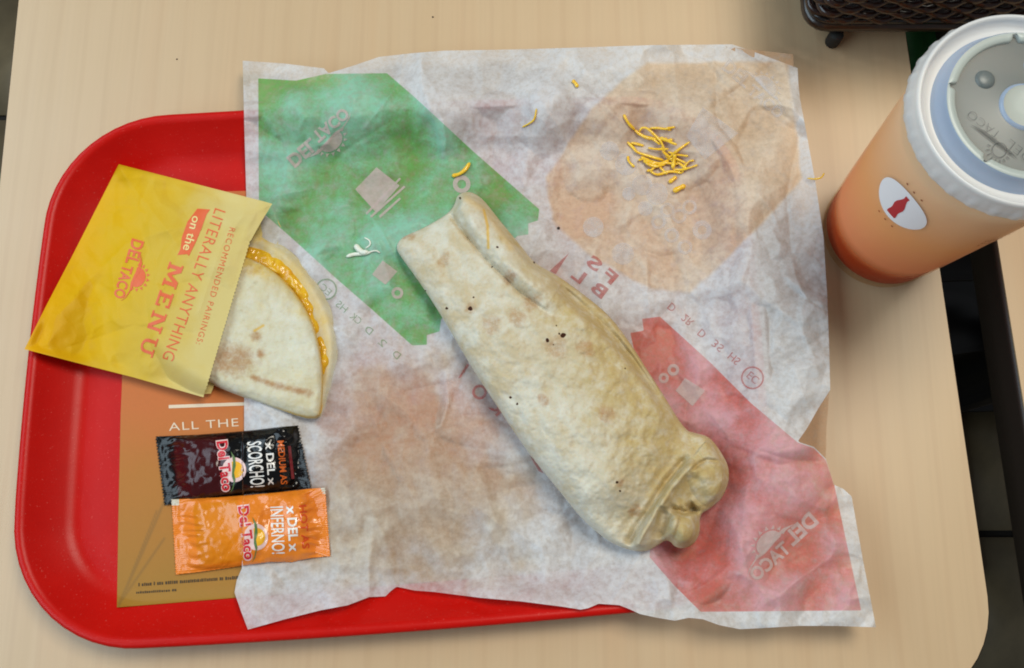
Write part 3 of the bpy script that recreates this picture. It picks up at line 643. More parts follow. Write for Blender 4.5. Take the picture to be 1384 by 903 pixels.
print_poly('printed_box', [(517, 352), (537, 367), (521, 385), (503, 371)], f_pa, W_, paper, o_, 3)
print_poly('printed_box', [(926, 511), (953, 528), (936, 549), (913, 528)], f_pa, W_, paper, o_, 3)
print_poly('printed_box', [(950, 145), (998, 180), (953, 216), (927, 184)], f_pa, FA, paper, o_, 3)
ring_poly('printed_ring', (624, 249), 6, 12, f_pa, W_, paper, o_); ring_poly('printed_ring', (537, 396), 4, 8, f_pa, W_, paper, o_); ring_poly('printed_ring', (910, 500), 3.5, 8, f_pa, W_, paper, o_); ring_poly('printed_ring', (897, 511), 3, 7, f_pa, W_, paper, o_)
for c, r in (((802, 307), 14), ((842, 343), 15), ((824, 204), 13), ((846, 222), 15), ((868, 250), 14), ((888, 262), 15), ((850, 262), 9), ((872, 282), 10)): print_poly('printed_dot', disc(c, r), f_pa, FA, paper, o_, 4)
for c in ((949, 311), (902, 284), (918, 292), (890, 300), (908, 318), (926, 334), (932, 280)): ring_poly('printed_ring', c, 6, 13 if c == (949, 311) else 10, f_pa, FA, paper, o_)
u = np.array([.77, .64])
for s, c in (('D', (537, 479)), ('2', (518, 463)), ('D', (499.5, 446)), ('CK', (482, 430)), ('HS', (463, 414)), ('EC', (441, 391))):
    c = np.array(c); w_ = 5 if len(s) < 2 else 8; print_text('printed_code', s, c + u * w_ - [4, -4], c - u * w_ - [4, -4], 10, f_pa, GI, paper, True, off=o_, maxlen=4)
ring_poly('printed_ring', (441, 391), 12.5, 14.5, f_pa, GI, paper, o_)
u = np.array([.76, .65])
for s, c in (('D', (907.4, 415.5)), ('2R', (928.5, 433)), ('D', (948, 451)), ('3S', (969.5, 467.5)), ('HS', (991.6, 485)), ('EC', (1017, 510.7))):
    c = np.array(c); w_ = 4.5 if len(s) < 2 else 8; print_text('printed_code', s, c - u * w_ + [4, -4], c + u * w_ + [4, -4], 11, f_pa, RI, paper, True, off=o_, maxlen=4)
ring_poly('printed_ring', (1017, 510.7), 13.5, 15.5, f_pa, RI, paper, o_)
print_poly('printed_mark', [(769, 342), (751, 370.5), (743, 366)], f_pa, RI, paper, o_, 4)
for s, a, b in (('S', (806, 368), (791, 356)), ('L', (784, 384), (771, 374)), ('F', (826, 385), (813, 374)), ('B', (813, 404), (797, 392))): print_text('printed_letter', s, a, b, 17, f_pa, RI, paper, True, bold=.03, off=o_, maxlen=4)
ring_poly('printed_ring', (648, 530), 6.5, 10, f_pa, RI, paper, o_); print_poly('printed_mark', [(634, 494), (622, 511), (619, 511), (632, 491)], f_pa, RI, paper, o_, 4); print_text('printed_letter', 'K', (672, 563), (660, 550), 13, f_pa, RI, paper, True, bold=.03, off=o_, maxlen=4)
print_poly('printed_mark', [(716, 616), (722, 622), (735, 640), (728, 637)], f_pa, RI, paper, o_, 4)

# ------------------------------------------------------------------ burrito
BUR = chaikin([(618, 262), (636, 258), (653, 269), (673, 295), (699, 326), (722, 356), (753, 372), (782, 393), (822, 424), (851, 462), (874, 499), (897, 534), (923, 577), (937, 587), (956, 588), (972, 606), (988, 636), (980, 670), (960, 688), (945, 696), (947, 722), (934, 740), (914, 742), (903, 728), (888, 738), (874, 746), (851, 744), (822, 732), (788, 704), (753, 660), (713, 611), (673, 551), (635, 493), (604, 439), (569, 384), (543, 349), (534, 334), (543, 320), (569, 310), (604, 290), (614, 278)], 2)
C1 = [(604, 284), (625, 312), (655, 348), (700, 392), (735, 420), (756, 432)]
C2 = [(742, 374), (772, 403), (815, 443), (855, 487), (878, 518), (905, 560)]
FOLD = [(852, 742), (866, 716), (884, 688), (905, 655), (936, 618)]
def groove(x, y, pl, depth, wd, fade=True):
    s, r = line(x, y, pl); e = np.clip(6 * r * (1 - r), 0, 1) if fade else 1
    return -depth * np.exp(-(s / wd) ** 2) * e
def z_bur(x, y, sd):
    ax = np.array([590, 300.]); bx = np.array([915, 690.]); d = bx - ax; Lx = np.hypot(*d); d = d / Lx; t = ((x - ax[0]) * d[0] + (y - ax[1]) * d[1]) / Lx
    H = .024 + .014 * ss(-.05, .45, t) - .008 * ss(.82, 1.0, t); R = 54 + 20 * ss(0, .5, t); zb = .010 + .007 * ss(-.1, .3, t)
    k = np.clip(sd / R, 0, 1); pr = (1 - (1 - k) ** 2.2) ** (1 / 2.2); pr = pr * .92 + .08 * ss(0, 110, sd)
    z = zb + (H - zb) * pr; w = ss(0, 10, sd)
    s1, r1 = line(x, y, C1); f1 = ss(1.0, .7, r1); rt = ss(-2, 20, -s1)
    z = z + w * (.0080 * rt * ss(95, 25, -s1) * f1 - .0036 * np.exp(-((s1) / 3.2) ** 2) * f1)
    s2, r2 = line(x, y, C2); f2 = ss(0, .15, r2) * ss(1, .8, r2)
    z = z - w * f2 * (.0060 * np.exp(-((s2) / 6) ** 2) + .0030 * ss(-1, 5, -s2) - .0022 * ss(6, 20, -s2))
    z = z + w * f2 * .0012 * np.exp(-((s2 - 12) / 9) ** 2)
    sF, rF = line(x, y, FOLD); fF = ss(0, .08, rF) * ss(1.02, .9, rF); inn = 1
    z = z + w * fF * (.0070 * ss(-5, 5, sF) * np.exp(-np.maximum(sF - 7, 0) / 10) - .0060 * np.exp(-((sF + 6) / 5) ** 2) - .0026 * np.exp(-((sF + 14) / 12) ** 2))
    z = z - w * (.004 * ss(0, 22, -sF) * ss(80, 30, -sF) * ss(.02, .2, rF))
    # lobes of the tucked end
    for c, rad, h, an in (((962, 648), (32, 42), .0070, -.4), ((926, 720), (26, 36), .0085, .25), ((908, 712), (8, 34), .0042, .32), ((962, 604), (40, 20), .0040, .9)):
        ca, sa = math.cos(an), math.sin(an); u_ = ((x - c[0]) * ca + (y - c[1]) * sa) / rad[0]; v_ = (-(x - c[0]) * sa + (y - c[1]) * ca) / rad[1]
        q = np.clip(1 - u_ ** 2 - v_ ** 2, 0, 1); z = z + w * h * q * 1.1
    for pl, dp, wd in (([(934, 637), (945, 627), (956, 622), (976, 624)], .0030, 3.0), ([(903, 684), (914, 690), (926, 693), (938, 690), (950, 694)], .0064, 4.5), ([(936, 638), (947, 655), (951, 682)], .0022, 7), ([(898, 684), (894, 705), (889, 730)], .0060, 8), ([(930, 690), (940, 682)], .0060, 6), ([(858, 742), (858, 715), (856, 690)], .0022, 7),
                       ([(700, 470), (745, 520), (790, 600)], .0006, 14), ([(585, 330), (600, 360), (612, 400)], .0010, 7), ([(600, 330), (620, 345), (640, 390)], .0009, 7), ([(760, 560), (800, 545), (860, 560)], .0007, 8), ([(830, 600), (860, 590), (890, 600)], .0008, 6), ([(700, 430), (690, 405), (675, 395)], .001, 6)):
        z = z + w * groove(x, y, pl, dp, wd)
    z = z + ss(0, 30, sd) * (.0016 * fbm(x, y, 70, 3, 2) + .0008 * fbm(x, y, 22, 3, 12) + .0004 * crumple(x, y, 46, 61)) + w * .00030 * fbm(x, y, 7, 2, 14)
    return z
def blob(x, y, L_): 
    s = 0 * x
    for cx, cy, r in L_: s = np.maximum(s, ss(r * 1.35, r * .55, np.hypot(x - cx, y - cy) + r * .3 * fbm(x, y, r * 1.2, 2, 3)))
    return s
def oil_and_light_b(x, y, s):  # oil yellowing, plus painted shade to the right and a painted lit facet
    sx, r = line(x, y, [(640, 250), (720, 420), (800, 560), (870, 745)]); return np.clip(.5 + (-sx) / 70 * .6 + .25 * ss(40, 200, -sx) - .35 * ss(0, 1, np.exp(-(line(x, y, [(640, 295), (690, 360), (745, 420)])[0] / 9) ** 2)), 0, 1)
bur, f_bu = mound('burrito', BUR, .85, z_bur, M['burrito'], None, .0052, .45, attrs={
    'oil': oil_and_light_b, 'char': lambda x, y, s: .7 * blob(x, y, [(665, 440, 13), (690, 375, 10), (820, 560, 14), (735, 540, 9), (600, 350, 9), (720, 408, 14), (750, 470, 16), (553, 318, 8), (790, 470, 12), (838, 652, 7), (635, 417, 8), (700, 430, 12), (860, 690, 10)]),
    'speck': lambda x, y, s: blob(x, y, [(761, 453, 3.4), (756, 451, 1.6), (740, 460, 2.7), (752, 440, 1.2), (748, 466, 1.0), (635.5, 417, 2.8), (604, 417, 2.0), (640, 402, 1.3), (672, 334, 1.8), (665, 361, 1.3), (690, 537, 1.9), (699, 546, 1.6), (834, 652, 2.0), (838, 664, 1.5), (622, 268, 1.6), (845, 498, 1.2), (722, 355, 1.4), (575, 393, 1.2)]),
    'cheese': lambda x, y, s: np.maximum(0.8 * np.exp(-(line(x, y, [(654, 284), (659, 305), (660, 335)])[0] / 2.6) ** 2), .42 * np.exp(-(line(x, y, [(630, 268), (652, 282), (668, 300), (690, 335)])[0] / 8) ** 2))})
tag(bur, 'rolled flour tortilla burrito with tucked lower end lying across the wrapper', 'burrito')

# ------------------------------------------------------------------ yellow bag with folded tortilla
QT = chaikin([(430, 573), (441, 548), (454, 505), (459, 470), (453, 430), (438, 396), (413, 358), (382, 330), (345, 313), (300, 303), (240, 312), (215, 345), (200, 400), (205, 452), (232, 490), (282, 519), (350, 545)], 2)
def z_bag0(x, y):
    return .0090 + .0160 * ss(150, 40, x) * ss(300, 470, y) + .0120 * ss(240, 190, y + .0 * x) * ss(300, 150, x) + .006 * ss(330, 200, x) * ss(260, 215, y)
def z_front(x, y, sd):
    z = z_bag0(x, y) + .0022 + .0098 * ss(0, 75, sd + 60 * ss(240, 330, x)) * ss(95, 250, x); z = z + .0016 * fbm(x, y, 70, 3, 50) * ss(0, 12, sd)
    z = z + (.0022 * crumple(x, y, 60, 31) + .0009 * crumple(x, y, 26, 37)) * ss(0, 14, sd)
    s, r = line(x, y, [(200, 300), (215, 400), (190, 480)]); z = z + .0010 * np.exp(-np.abs(s) / 12)
    z = np.maximum(z, .0205 * ss(-48, 8, sdf(x, y, QT)) ** .8 + .0006 * fbm(x, y, 50, 2, 51))
    for pl, a, wd in (([(100, 400), (170, 330), (260, 300)], .0012, 10), ([(90, 470), (180, 440), (260, 450)], -.0010, 10), ([(170, 240), (240, 330)], .0010, 12), ([(330, 290), (300, 330), (270, 420)], .0010, 9), ([(150, 350), (160, 430)], .0009, 8)):
        s, r = line(x, y, pl); z = z + a * np.exp(-np.abs(s) / wd)
    return z
random.seed(3)
FRONT = [(160.5, 222), (260, 247.5), (352, 271), (368, 275.5), (353, 300)] + serrate((339, 325), (278, 530), -1.6, 5) + [(275, 537), (180, 510), (100, 489.5), (33, 472), (63, 412), (98, 345)]
BACK = [(162, 225), (260, 250), (366, 277), (380, 307), (372, 345), (330, 420), (285, 532), (270, 533), (180, 508), (100, 487), (37, 471), (98, 345)]
bag = empty('paper_bag', tuple(map(float, P(190, 380, .006)))); tag(bag, 'yellow paper sleeve with orange lettering holding the folded quesadilla', 'paper bag')
mound('back_layer', BACK, 2.5, lambda x, y, s: np.maximum(z_bag0(x, y) - .0008, .0062), M['bag'], bag, attrs={'fade': lambda x, y, s: np.clip(.55 + (x - 160) / 260, 0, 1)})
_, f_bg = mound('front_layer', FRONT, 1.2, z_front, M['bag'], bag, attrs={'fade': lambda x, y, s: np.clip((x + .25 * (y - 350) - 70) / 230, 0, 1)})
bk = M['bag_ink']
print_text('lettering', 'RECOMMENDED PAIRINGS:', (310.5, 307), (264.5, 464), 8.6, f_bg, bk, bag, bold=-.008, spacing=1.18)
print_text('lettering', 'LITERALLY ANYTHING', (290.5, 281), (219, 484), 16.5, f_bg, bk, bag, bold=-.006, spacing=1.08)
SLAB = {'M': (1.25, [[(.08, 0), (.28, 0), (.28, 1), (.08, 1)], [(.97, 0), (1.17, 0), (1.17, 1), (.97, 1)], [(.10, 1), (.36, 1), (.66, .36), (.60, .10)], [(1.15, 1), (.89, 1), (.59, .36), (.65, .10)], [(-.02, 0), (.38, 0), (.38, .12), (-.02, .12)], [(.87, 0), (1.27, 0), (1.27, .12), (.87, .12)], [(-.02, .88), (.2, .88), (.2, 1), (-.02, 1)], [(1.05, .88), (1.27, .88), (1.27, 1), (1.05, 1)]]),
        'E': (.82, [[(.08, 0), (.28, 0), (.28, 1), (.08, 1)], [(-.02, 0), (.80, 0), (.80, .15), (-.02, .15)], [(-.02, .85), (.78, .85), (.78, 1), (-.02, 1)], [(.2, .43), (.56, .43), (.56, .57), (.2, .57)], [(.68, .1), (.80, .1), (.80, .3), (.68, .3)], [(.66, .7), (.78, .7), (.78, .9), (.66, .9)]]),
        'N': (1.05, [[(.10, 0), (.26, 0), (.26, 1), (.10, 1)], [(.80, 0), (.96, 0), (.96, 1), (.80, 1)], [(.08, 1), (.34, 1), (.96, 0), (.72, 0)], [(-.02, 0), (.36, 0), (.36, .12), (-.02, .12)], [(.68, .88), (1.06, .88), (1.06, 1), (.68, 1)], [(-.02, .88), (.2, .88), (.2, 1), (-.02, 1)]]),
        'U': (1.0, [[(.12, .34), (.30, .34), (.30, 1), (.12, 1)], [(.72, .34), (.88, .34), (.88, 1), (.72, 1)], [(.12, .36), (.30, .36), (.33, .24), (.40, .16), (.51, .13), (.62, .16), (.69, .24), (.72, .36), (.88, .36), (.84, .17), (.72, .04), (.51, -.02), (.30, .04), (.17, .17)], [(-.02, .88), (.42, .88), (.42, 1), (-.02, 1)], [(.60, .88), (1.02, .88), (1.02, 1), (.60, 1)]])}
fr = frame((229, 354), (187, 477), 20); tot = sum(SLAB[c][0] for c in 'MENU') + 3 * .30; xx = 0
for ch in 'MENU':
    for k, pl in enumerate(SLAB[ch][1]): print_poly('lettering', [((xx + px_) / tot, py_) for px_, py_ in pl], f_bg, bk, bag, .0002 + .00002 * k, 5, fr)
    xx += SLAB[ch][0] + .30
ban = [(390, 40), (448, 44), (432, 66), (409, 130), (384, 190), (352, 254), (344, 246), (300, 250), (314, 222), (320, 170), (345, 100)]
print_poly('banner', [(150 + x / 3.343, 270 + y / 3.343) for x, y in ban], f_bg, bk, bag)
print_text('banner_lettering', 'on the', (261, 291), (247, 337), 12, f_bg, M['bag_knock'], bag, bold=.01, off=.0004)
logo((179, 322), (156, 400), 15, f_bg, bag, False, bk, off=.0002, bold=.025)

QU = chaikin([(430, 572), (436, 545), (437, 500), (430, 458), (417, 422), (396, 391), (368, 364), (336, 348), (300, 340), (240, 345), (222, 370), (210, 410), (214, 452), (238, 489), (284, 518), (350, 544)], 2)
QC = chaikin([(433, 566), (438, 535), (447, 506), (451, 488), (448, 470), (441, 455), (437, 432), (426, 408), (415, 388), (395, 362), (372, 341), (338, 331), (300, 326), (300, 350), (340, 356), (372, 372), (396, 398), (412, 424), (424, 460), (430, 500), (428, 545)], 2)
que = empty('quesadilla', tuple(map(float, P(330, 450, .006)))); tag(que, 'half moon quesadilla with browned patches and melted cheese edge, sticking out of the yellow bag', 'quesadilla')
mound('lower_tortilla', QT, 1.3, lambda x, y, s: .0062 + .0042 * np.sqrt(ss(0, 14, s)) + .0016 * np.exp(-(s - 9) ** 2 / 60) + .0004 * fbm(x, y, 30, 3, 60), M['quesa'], que, .0060, .06,
      attrs={'oil': lambda x, y, s: .55 + .3 * fbm(x, y, 40, 2, 3) - .5 * ss(430, 470, y) * ss(20, 0, s), 'char': lambda x, y, s: 0 * x, 'speck': lambda x, y, s: 0 * x, 'cheese': lambda x, y, s: .5 * ss(20, 0, np.abs(s - 16)) * ss(350, 400, x)})
mound('melted_cheese', QC, 1.1, lambda x, y, s: .0098 + .0018 * np.sqrt(ss(0, 12, s)) + ss(0, 6, s) * (.0016 * fbm(x, y, 26, 3, 70) + .0004 * fbm(x, y, 9, 2, 71)), M['melt'], que, .0085, .03)
def z_qu(x, y, s):
    fold = line(x, y, [(278, 519), (350, 545), (430, 573)])[0]; e = np.abs(fold)
    return .0120 + .0046 * (1 - (1 - np.clip(s / 13, 0, 1)) ** 2) ** .5 + ss(0, 25, s) * (.0009 * fbm(x, y, 55, 3, 80) + .0012) + .0005 * fbm(x, y, 18, 3, 81) * ss(0, 8, s) - .0010 * ss(20, 0, e)
QCHAR = lambda x, y, s: np.clip(1.0 * np.maximum.reduce([ss(60, 10, np.hypot((x - 312) * 1.0, (y - 486) * 1.6)), ss(13, 2, np.hypot(x - 346, y - 455)), ss(12, 2, np.hypot(x - 352, y - 478)), np.exp(-(line(x, y, [(342, 510), (375, 522), (420, 532)])[0] / 5.5) ** 2), .55 * np.exp(-(line(x, y, [(330, 370), (350, 362)])[0] / 9) ** 2)]), 0, 1)
mound('upper_tortilla', QU, 1.2, z_qu, M['quesa'], que, .0105, .05, attrs={'oil': lambda x, y, s: np.clip(.15 + .7 * ss(28, 0, s) * ss(470, 380, y) + .25 * ss(400, 340, y), 0, 1), 'char': QCHAR, 'speck': lambda x, y, s: 0 * x,
      'cheese': lambda x, y, s: np.maximum(.8 * np.exp(-(line(x, y, [(344, 447), (356, 440)])[0] / 2.2) ** 2), .7 * ss(6, 0, s) * ss(340, 400, x))})

# ------------------------------------------------------------------ sauce packets
def packet(name, corners, teeth, base, puff, win, clear, mat, seed):
    tlc, trc, brc, blc = map(np.array, corners); e = []
    top = [tlc + (trc - tlc) * t + np.array([0, dy]) for t, dy in ((.0, 0), (.12, 1), (.3, 2.0), (.5, 2.2), (.7, 1.6), (.88, 0), (1, 0))]
    bot = [brc + (blc - brc) * t + np.array([0, dy]) for t, dy in ((0, 0), (.12, -1), (.25, 1.6), (.4, -2.4), (.6, -1.0), (.85, 0), (1, 0))]
    poly = top[:-1] + serrate(trc, brc, teeth, 4.2) + bot[:-1] + serrate(blc, tlc, teeth, 4.2); poly = np.array([p for p in poly], float)
    Lax = (trc + brc) / 2 - (tlc + blc) / 2; Ln = np.hypot(*Lax); ux = Lax / Ln; c0 = (tlc + blc) / 2; vy = np.array([-ux[1], ux[0]])
    def uv(x, y): return ((x - c0[0]) * ux[0] + (y - c0[1]) * ux[1]) / Ln, ((x - c0[0]) * vy[0] + (y - c0[1]) * vy[1])
    hw = np.hypot(*(blc - tlc)) / 2
    def z(x, y, sd):
        u_, v_ = uv(x, y); a = ss(.05, .22, u_) * ss(.97, .82, u_); b_ = np.clip(1 - (np.abs(v_) / (hw - 3)) ** 2.2, 0, 1) ** .62
        zz = base(x, y) + .0006 + puff * a * b_; k = ss(.02, .10, u_) * ss(.99, .92, u_)
        rad = np.sin(v_ * .55 + 3 * fbm(x, y, 25, 2, seed)) * (np.exp(-((u_ - .13) / .06) ** 2) + np.exp(-((u_ - .88) / .05) ** 2)) * .0006
        cr = .0008 * fbm(x, y, 26, 3, seed + 5) + .0006 * np.abs(fbm(x, y, 34, 2, seed + 9))
        crimp = .00022 * np.sin(v_ * 2.2) * (1 - k)
        return zz + (rad + cr * ss(0, 8, sd)) * ss(0, 6, sd) + crimp
    at = {'window': lambda x, y, s: ss(win[0], win[0] + .03, uv(x, y)[0]) * ss(win[1] + .03, win[1], uv(x, y)[0]) * ss(hw * .92, hw * .72, np.abs(uv(x, y)[1])), 'clear': lambda x, y, s: sum((ss(cr_[2], cr_[2] * .8, np.maximum(np.abs(x - cr_[0]) , np.abs(y - cr_[1])))) for cr_ in clear) if clear else 0 * x}
    return mound(name, poly, .9, z, mat, None, lambda x, y: base(x, y) + .0001, .02, attrs=at)
def base_bk(x, y): return np.maximum(.0044, np.where(x > 328, f_pa(np.maximum(x, 333), y) + .0003, .0044)) 
blk, f_bk = packet('sauce_packet', [(209, 590), (404, 575), (422, 660), (221, 683)], -3.2, base_bk, .0085, (.10, .46), None, M['foil_black'], 100)
tag(blk, 'black sauce packet with serrated ends and dark red panel, above the orange one', 'sauce packet', 'sauce packets on the tray')
def base_or(x, y):
    z = np.maximum(.0044, np.where(x > 328, f_pa(np.maximum(x, 333), y) + .0003, .0044)); return z + .0016 * ss(700, 672, y)
org, f_or = packet('sauce_packet', [(231, 675), (440, 659), (447, 752), (237, 777)], -1.2, base_or, .0085, (.13, .42), [(234, 675, 9), (438, 663, 5)], M['foil_orange'], 140)
tag(org, 'bright orange sauce packet with white lettering, below the black one', 'sauce packet', 'sauce packets on the tray')
for pk, f, a, b in ((blk, f_bk, (293, 597), (301, 664)), (org, f_or, (322, 685), (331, 757))):
    logo(a, b, 14.5, f, pk, False, M['ink_red'], M['ink_yellow'], M['ink_green'], M['ink_pink'], off=.0002, bold=.03, ml=4)
iw = M['ink_white']
print_text('lettering', 'SCORCHO!', (334, 597.5), (339, 659), 20, f_bk, iw, blk, bold=.012, off=.0003, maxlen=4)
print_text('lettering', 'x DEL x', (358.5, 598), (363, 656), 10.5, f_bk, iw, blk, bold=.02, off=.0003, maxlen=4)
print_text('lettering', 'MEDIUM AS', (375, 596), (380, 655), 9, f_bk, M['ink_orange'], blk, bold=.02, off=.0003, maxlen=4)
print_poly('printed_bar', [(389, 603), (393, 602.5), (398, 647), (394, 647.5)], f_bk, M['ink_wine'], blk, .0003, 4)
print_text('lettering', 'INFERNO!', (365.5, 685), (368, 749), 18, f_or, iw, org, bold=.012, off=.0003, maxlen=4)
print_text('lettering', 'x DEL x', (387.5, 684), (391.5, 746), 13, f_or, iw, org, bold=.03, off=.0003, maxlen=4)
print_text('lettering', 'HOT AS', (404.5, 683), (409, 742), 10, f_or, M['ink_deep'], org, bold=.02, off=.0003, maxlen=4)

# ------------------------------------------------------------------ cheese shreds, lettuce, crumbs
def shred(pts, r, label, group='shreds of cheddar on the wrapper', lift=0.0, mat='shred', name='cheese_shred', cat='cheese shred', fz=f_pa):
    p = spline([(x, y) for x, y in pts], 5); tt = np.linspace(0, 1, len(p)); z = fz(p[:, 0], p[:, 1]) + r * .75 + lift + .0006 * np.sin(tt * math.pi); W = P(p[:, 0], p[:, 1], z)
    ta = np.clip(np.minimum(tt, 1 - tt) * 9 + .5, 0, 1) * (1 + .12 * np.sin(tt * 9 + pts[0][0])); V, F = tube(W, r * .90, 9, True, ta); V = np.array(V); c = W.mean(0)
    o = mesh_obj(name, V - c, F, M[mat], None, True); o.location = c; tag(o, label, cat, group); return o
HEAP = 'yellow cheddar shred in the loose heap near the wrapper top right'
heap = [([(848, 192), (856, 200), (862, 206), (880, 212), (897, 217)], .0011, 0), ([(864, 178), (868, 173), (875, 174), (884, 182), (892, 190), (897, 200), (898, 206)], .0010, .0012), ([(865, 182), (874, 186), (888, 188), (902, 188)], .0013, 0), ([(892, 186), (901, 190), (909, 189)], .0013, .0005),
        ([(866, 212), (878, 218), (892, 221), (904, 217)], .0013, .0003), ([(872, 220), (885, 225), (899, 222)], .0012, .0012), ([(902, 216), (915, 204), (932, 192)], .0011, .001), ([(912, 208), (911, 218), (909, 228)], .0015, .0012), ([(876, 229), (888, 236), (905, 232), (922, 234)], .0011, .0002), ([(922, 234), (926, 224), (932, 218), (938, 217)], .0009, .0004)]
for pts, r, lf in heap: shred(pts, r * .85, HEAP, lift=lf)
rs = random.Random(12)
for k in range(16):
    cx_, cy_ = rs.gauss(893, 16), rs.gauss(212, 17); an = rs.uniform(-.3, 1.1) if rs.random() < .7 else rs.uniform(-1.2, .2); l_ = rs.uniform(7, 17); kx = rs.uniform(-3, 3)
    d_ = np.array([math.cos(an), math.sin(an)]) * l_; n_ = np.array([-d_[1], d_[0]]) / l_ * kx; c_ = np.array([cx_, cy_])
    shred([tuple(c_ - d_), tuple(c_ - d_ * .3 + n_), tuple(c_ + d_ * .4 + n_ * .6), tuple(c_ + d_)], rs.uniform(.0007, .0011), HEAP, lift=rs.uniform(0, .0012))
shred([(843, 155), (849, 166), (858, 176)], .0010, 'straight cheddar shred at the upper left end of the heap')
shred([(897, 175), (905, 173), (912, 172)], .0008, 'tiny cheddar shred just above the heap, near the pale printed box')
shred([(870, 197), (862, 195), (853, 193)], .0009, HEAP); shred([(858, 176), (864, 181), (870, 184)], .0010, HEAP)
shred([(904, 247), (909, 243), (914, 239)], .0013, 'short cheddar shred below the heap, second lowest')
shred([(910, 259), (917, 255), (926, 251)], .0017, 'thick cheddar stub lying lowest of the heap')
shred([(611, 238), (621, 235), (629, 229), (635, 220)], .0013, 'single cheddar shred on the green print above the burrito end')
shred([(706, 172), (715, 167), (722, 161), (725, 147)], .0006, 'thin curved cheddar sliver on the white paper between green and peach prints')
shred([(774, 109), (778, 113), (781, 118)], .0012, 'small cheddar crumb near the top edge of the wrapper')
shred([(1091, 241), (1102, 242), (1110, 240), (1114, 234)], .0005, 'pale thin cheese sliver hanging over the wrapper edge beside the cup', lift=.0005)
g = f_pa(np.array([488.]), np.array([337.]))[0]
lt = empty('lettuce_scrap', tuple(map(float, P(490, 337, g)))); tag(lt, 'small white lettuce scrap lying on the green print', 'lettuce scrap')
for k, (pts, r, nm) in enumerate((([(468, 347), (478, 344), (490, 343), (501, 341)], .0012, 'stalk'), ([(480, 331), (484, 336), (490, 341), (498, 341)], .0017, 'shred'), ([(492, 321), (499, 325), (500, 331), (494, 336)], .0005, 'sliver'), ([(498, 341), (508, 339), (514, 342)], .0005, 'sliver'))):
    p = spline(pts, 5); W = P(p[:, 0], p[:, 1], f_pa(p[:, 0], p[:, 1]) + r * .8); tt = np.linspace(0, 1, len(p)); V, F = tube(W, r, 8, True, np.clip(np.minimum(tt, 1 - tt) * 5 + .35, 0, 1)); mesh_obj(nm, V, F, M['onion'], lt)
def crumb(x, y, r, fz, label):
    bm = bmesh.new(); bmesh.ops.create_icosphere(bm, subdivisions=2, radius=r); rr = random.Random(int(x))
    for v in bm.verts: v.co *= rr.uniform(.75, 1.15); v.co.z *= .6
    o = bm_obj('crumb', bm, M['crumb'], None); z = float(fz(np.array([float(x)]), np.array([float(y)]))[0]) + r * .4; o.location = tuple(map(float, P(x, y, z))); tag(o, label, 'crumb', 'dark crumbs')
crumb(755, 308.5, .0009, f_pa, 'tiny dark crumb on the peach print right of the burrito top')
ztab = lambda x, y: 0 * x
crumb(585, 23, .0006, ztab, 'tiny dark speck on the table above the wrapper'); crumb(239, 80, .0005, ztab, 'tiny dark speck on the table left of the wrapper')

# ------------------------------------------------------------------ drink cup
CX, CY, RB, RTOP, CH = .2225, .0632, .0352, .0455, .160
cup = empty('drink_cup', (CX, CY, 0)); tag(cup, 'translucent plastic cup of orange soda with milky lid and white oval label', 'cup')
HW = CH - .007
def wall_r(z): return RB + (RTOP - RB) * z / HW
pr = [(RB * .80, .0028), (RB * .9, .0022), (RB - .0016, .0002), (RB - .0004, .0006), (RB, .0022), (wall_r(.012), .012)] + [(wall_r(z), z) for z in np.linspace(.02, HW, 16)]
V, F = lathe(pr, 96, (CX, CY)); mesh_obj('cup_wall', V, F, M['cup'], cup)
LV_ = .138
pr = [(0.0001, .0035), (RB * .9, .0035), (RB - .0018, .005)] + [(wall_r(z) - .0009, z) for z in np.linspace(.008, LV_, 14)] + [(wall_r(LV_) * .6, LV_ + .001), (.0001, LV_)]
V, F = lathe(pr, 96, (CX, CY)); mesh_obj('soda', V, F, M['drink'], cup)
lid = empty('lid', (CX, CY, CH)); lid.parent = cup; lid.matrix_parent_inverse = cup.matrix_basis.inverted()
RL = .0478
def rib(k, a): return (0.00055 * (np.cos(a * 30) > .55) if k in (2, 3) else 0 * a) + (-.0004 * (np.cos(a * 30 + 1) > .8) if k == 3 else 0 * a)
rimp = [(RL - .0035, CH - .0105), (RL - .0002, CH - .0105), (RL, CH - .0098), (RL - .0004, CH - .006), (RL - .0012, CH - .0040), (RL - .0016, CH - .0020), (RL - .0020, CH - .0005), (RL - .0028, CH), (RL - .0037, CH - .0004), (RL - .0044, CH - .0018), (RL - .0052, CH - .0044), (RL - .0078, CH - .0052), (RL - .0094, CH - .0050)]
V, F = lathe(rimp, 240, (CX, CY), rib); mesh_obj('rim', V, F, M['lid'], lid)
wp = [(RL - .0094, CH - .0050), (RL - .0106, CH - .0040), (RL - .0124, CH + .0018), (RL - .0132, CH + .0028)]
V, F = lathe(wp, 120, (CX, CY)); mesh_obj('inner_wall', V, F, M['lid_wall'], lid)
def notch(k, a):
    if k < 2: return 0 * a
    o = 0 * a
    for t in (2.85, 4.02, 5.2, .4, 1.6): o = o + .0030 * np.exp(-((np.angle(np.exp(1j * (a - t)))) / .045) ** 4)
    return o
pp = [(RL - .0132, CH + .0028), (RL - .0140, CH + .0031), (RL - .0164, CH + .0029), (RL - .0170, CH + .0022), (RL - .0172, CH + .0010)]
V, F = lathe(pp, 240, (CX, CY), notch); mesh_obj('plateau', V, F, M['lid_ring'], lid)
FLZ = CH + .0010
fp = [(RL - .0140, FLZ), (.0120, FLZ - .0004), (.0112, FLZ - .0002)]
V, F = lathe(fp, 96, (CX, CY)); mesh_obj('recessed_panel', V, F, M['lid_floor'], lid)
bp_ = [(.0112, FLZ - .0002), (.0107, FLZ + .0007), (.0098, FLZ + .0011)]
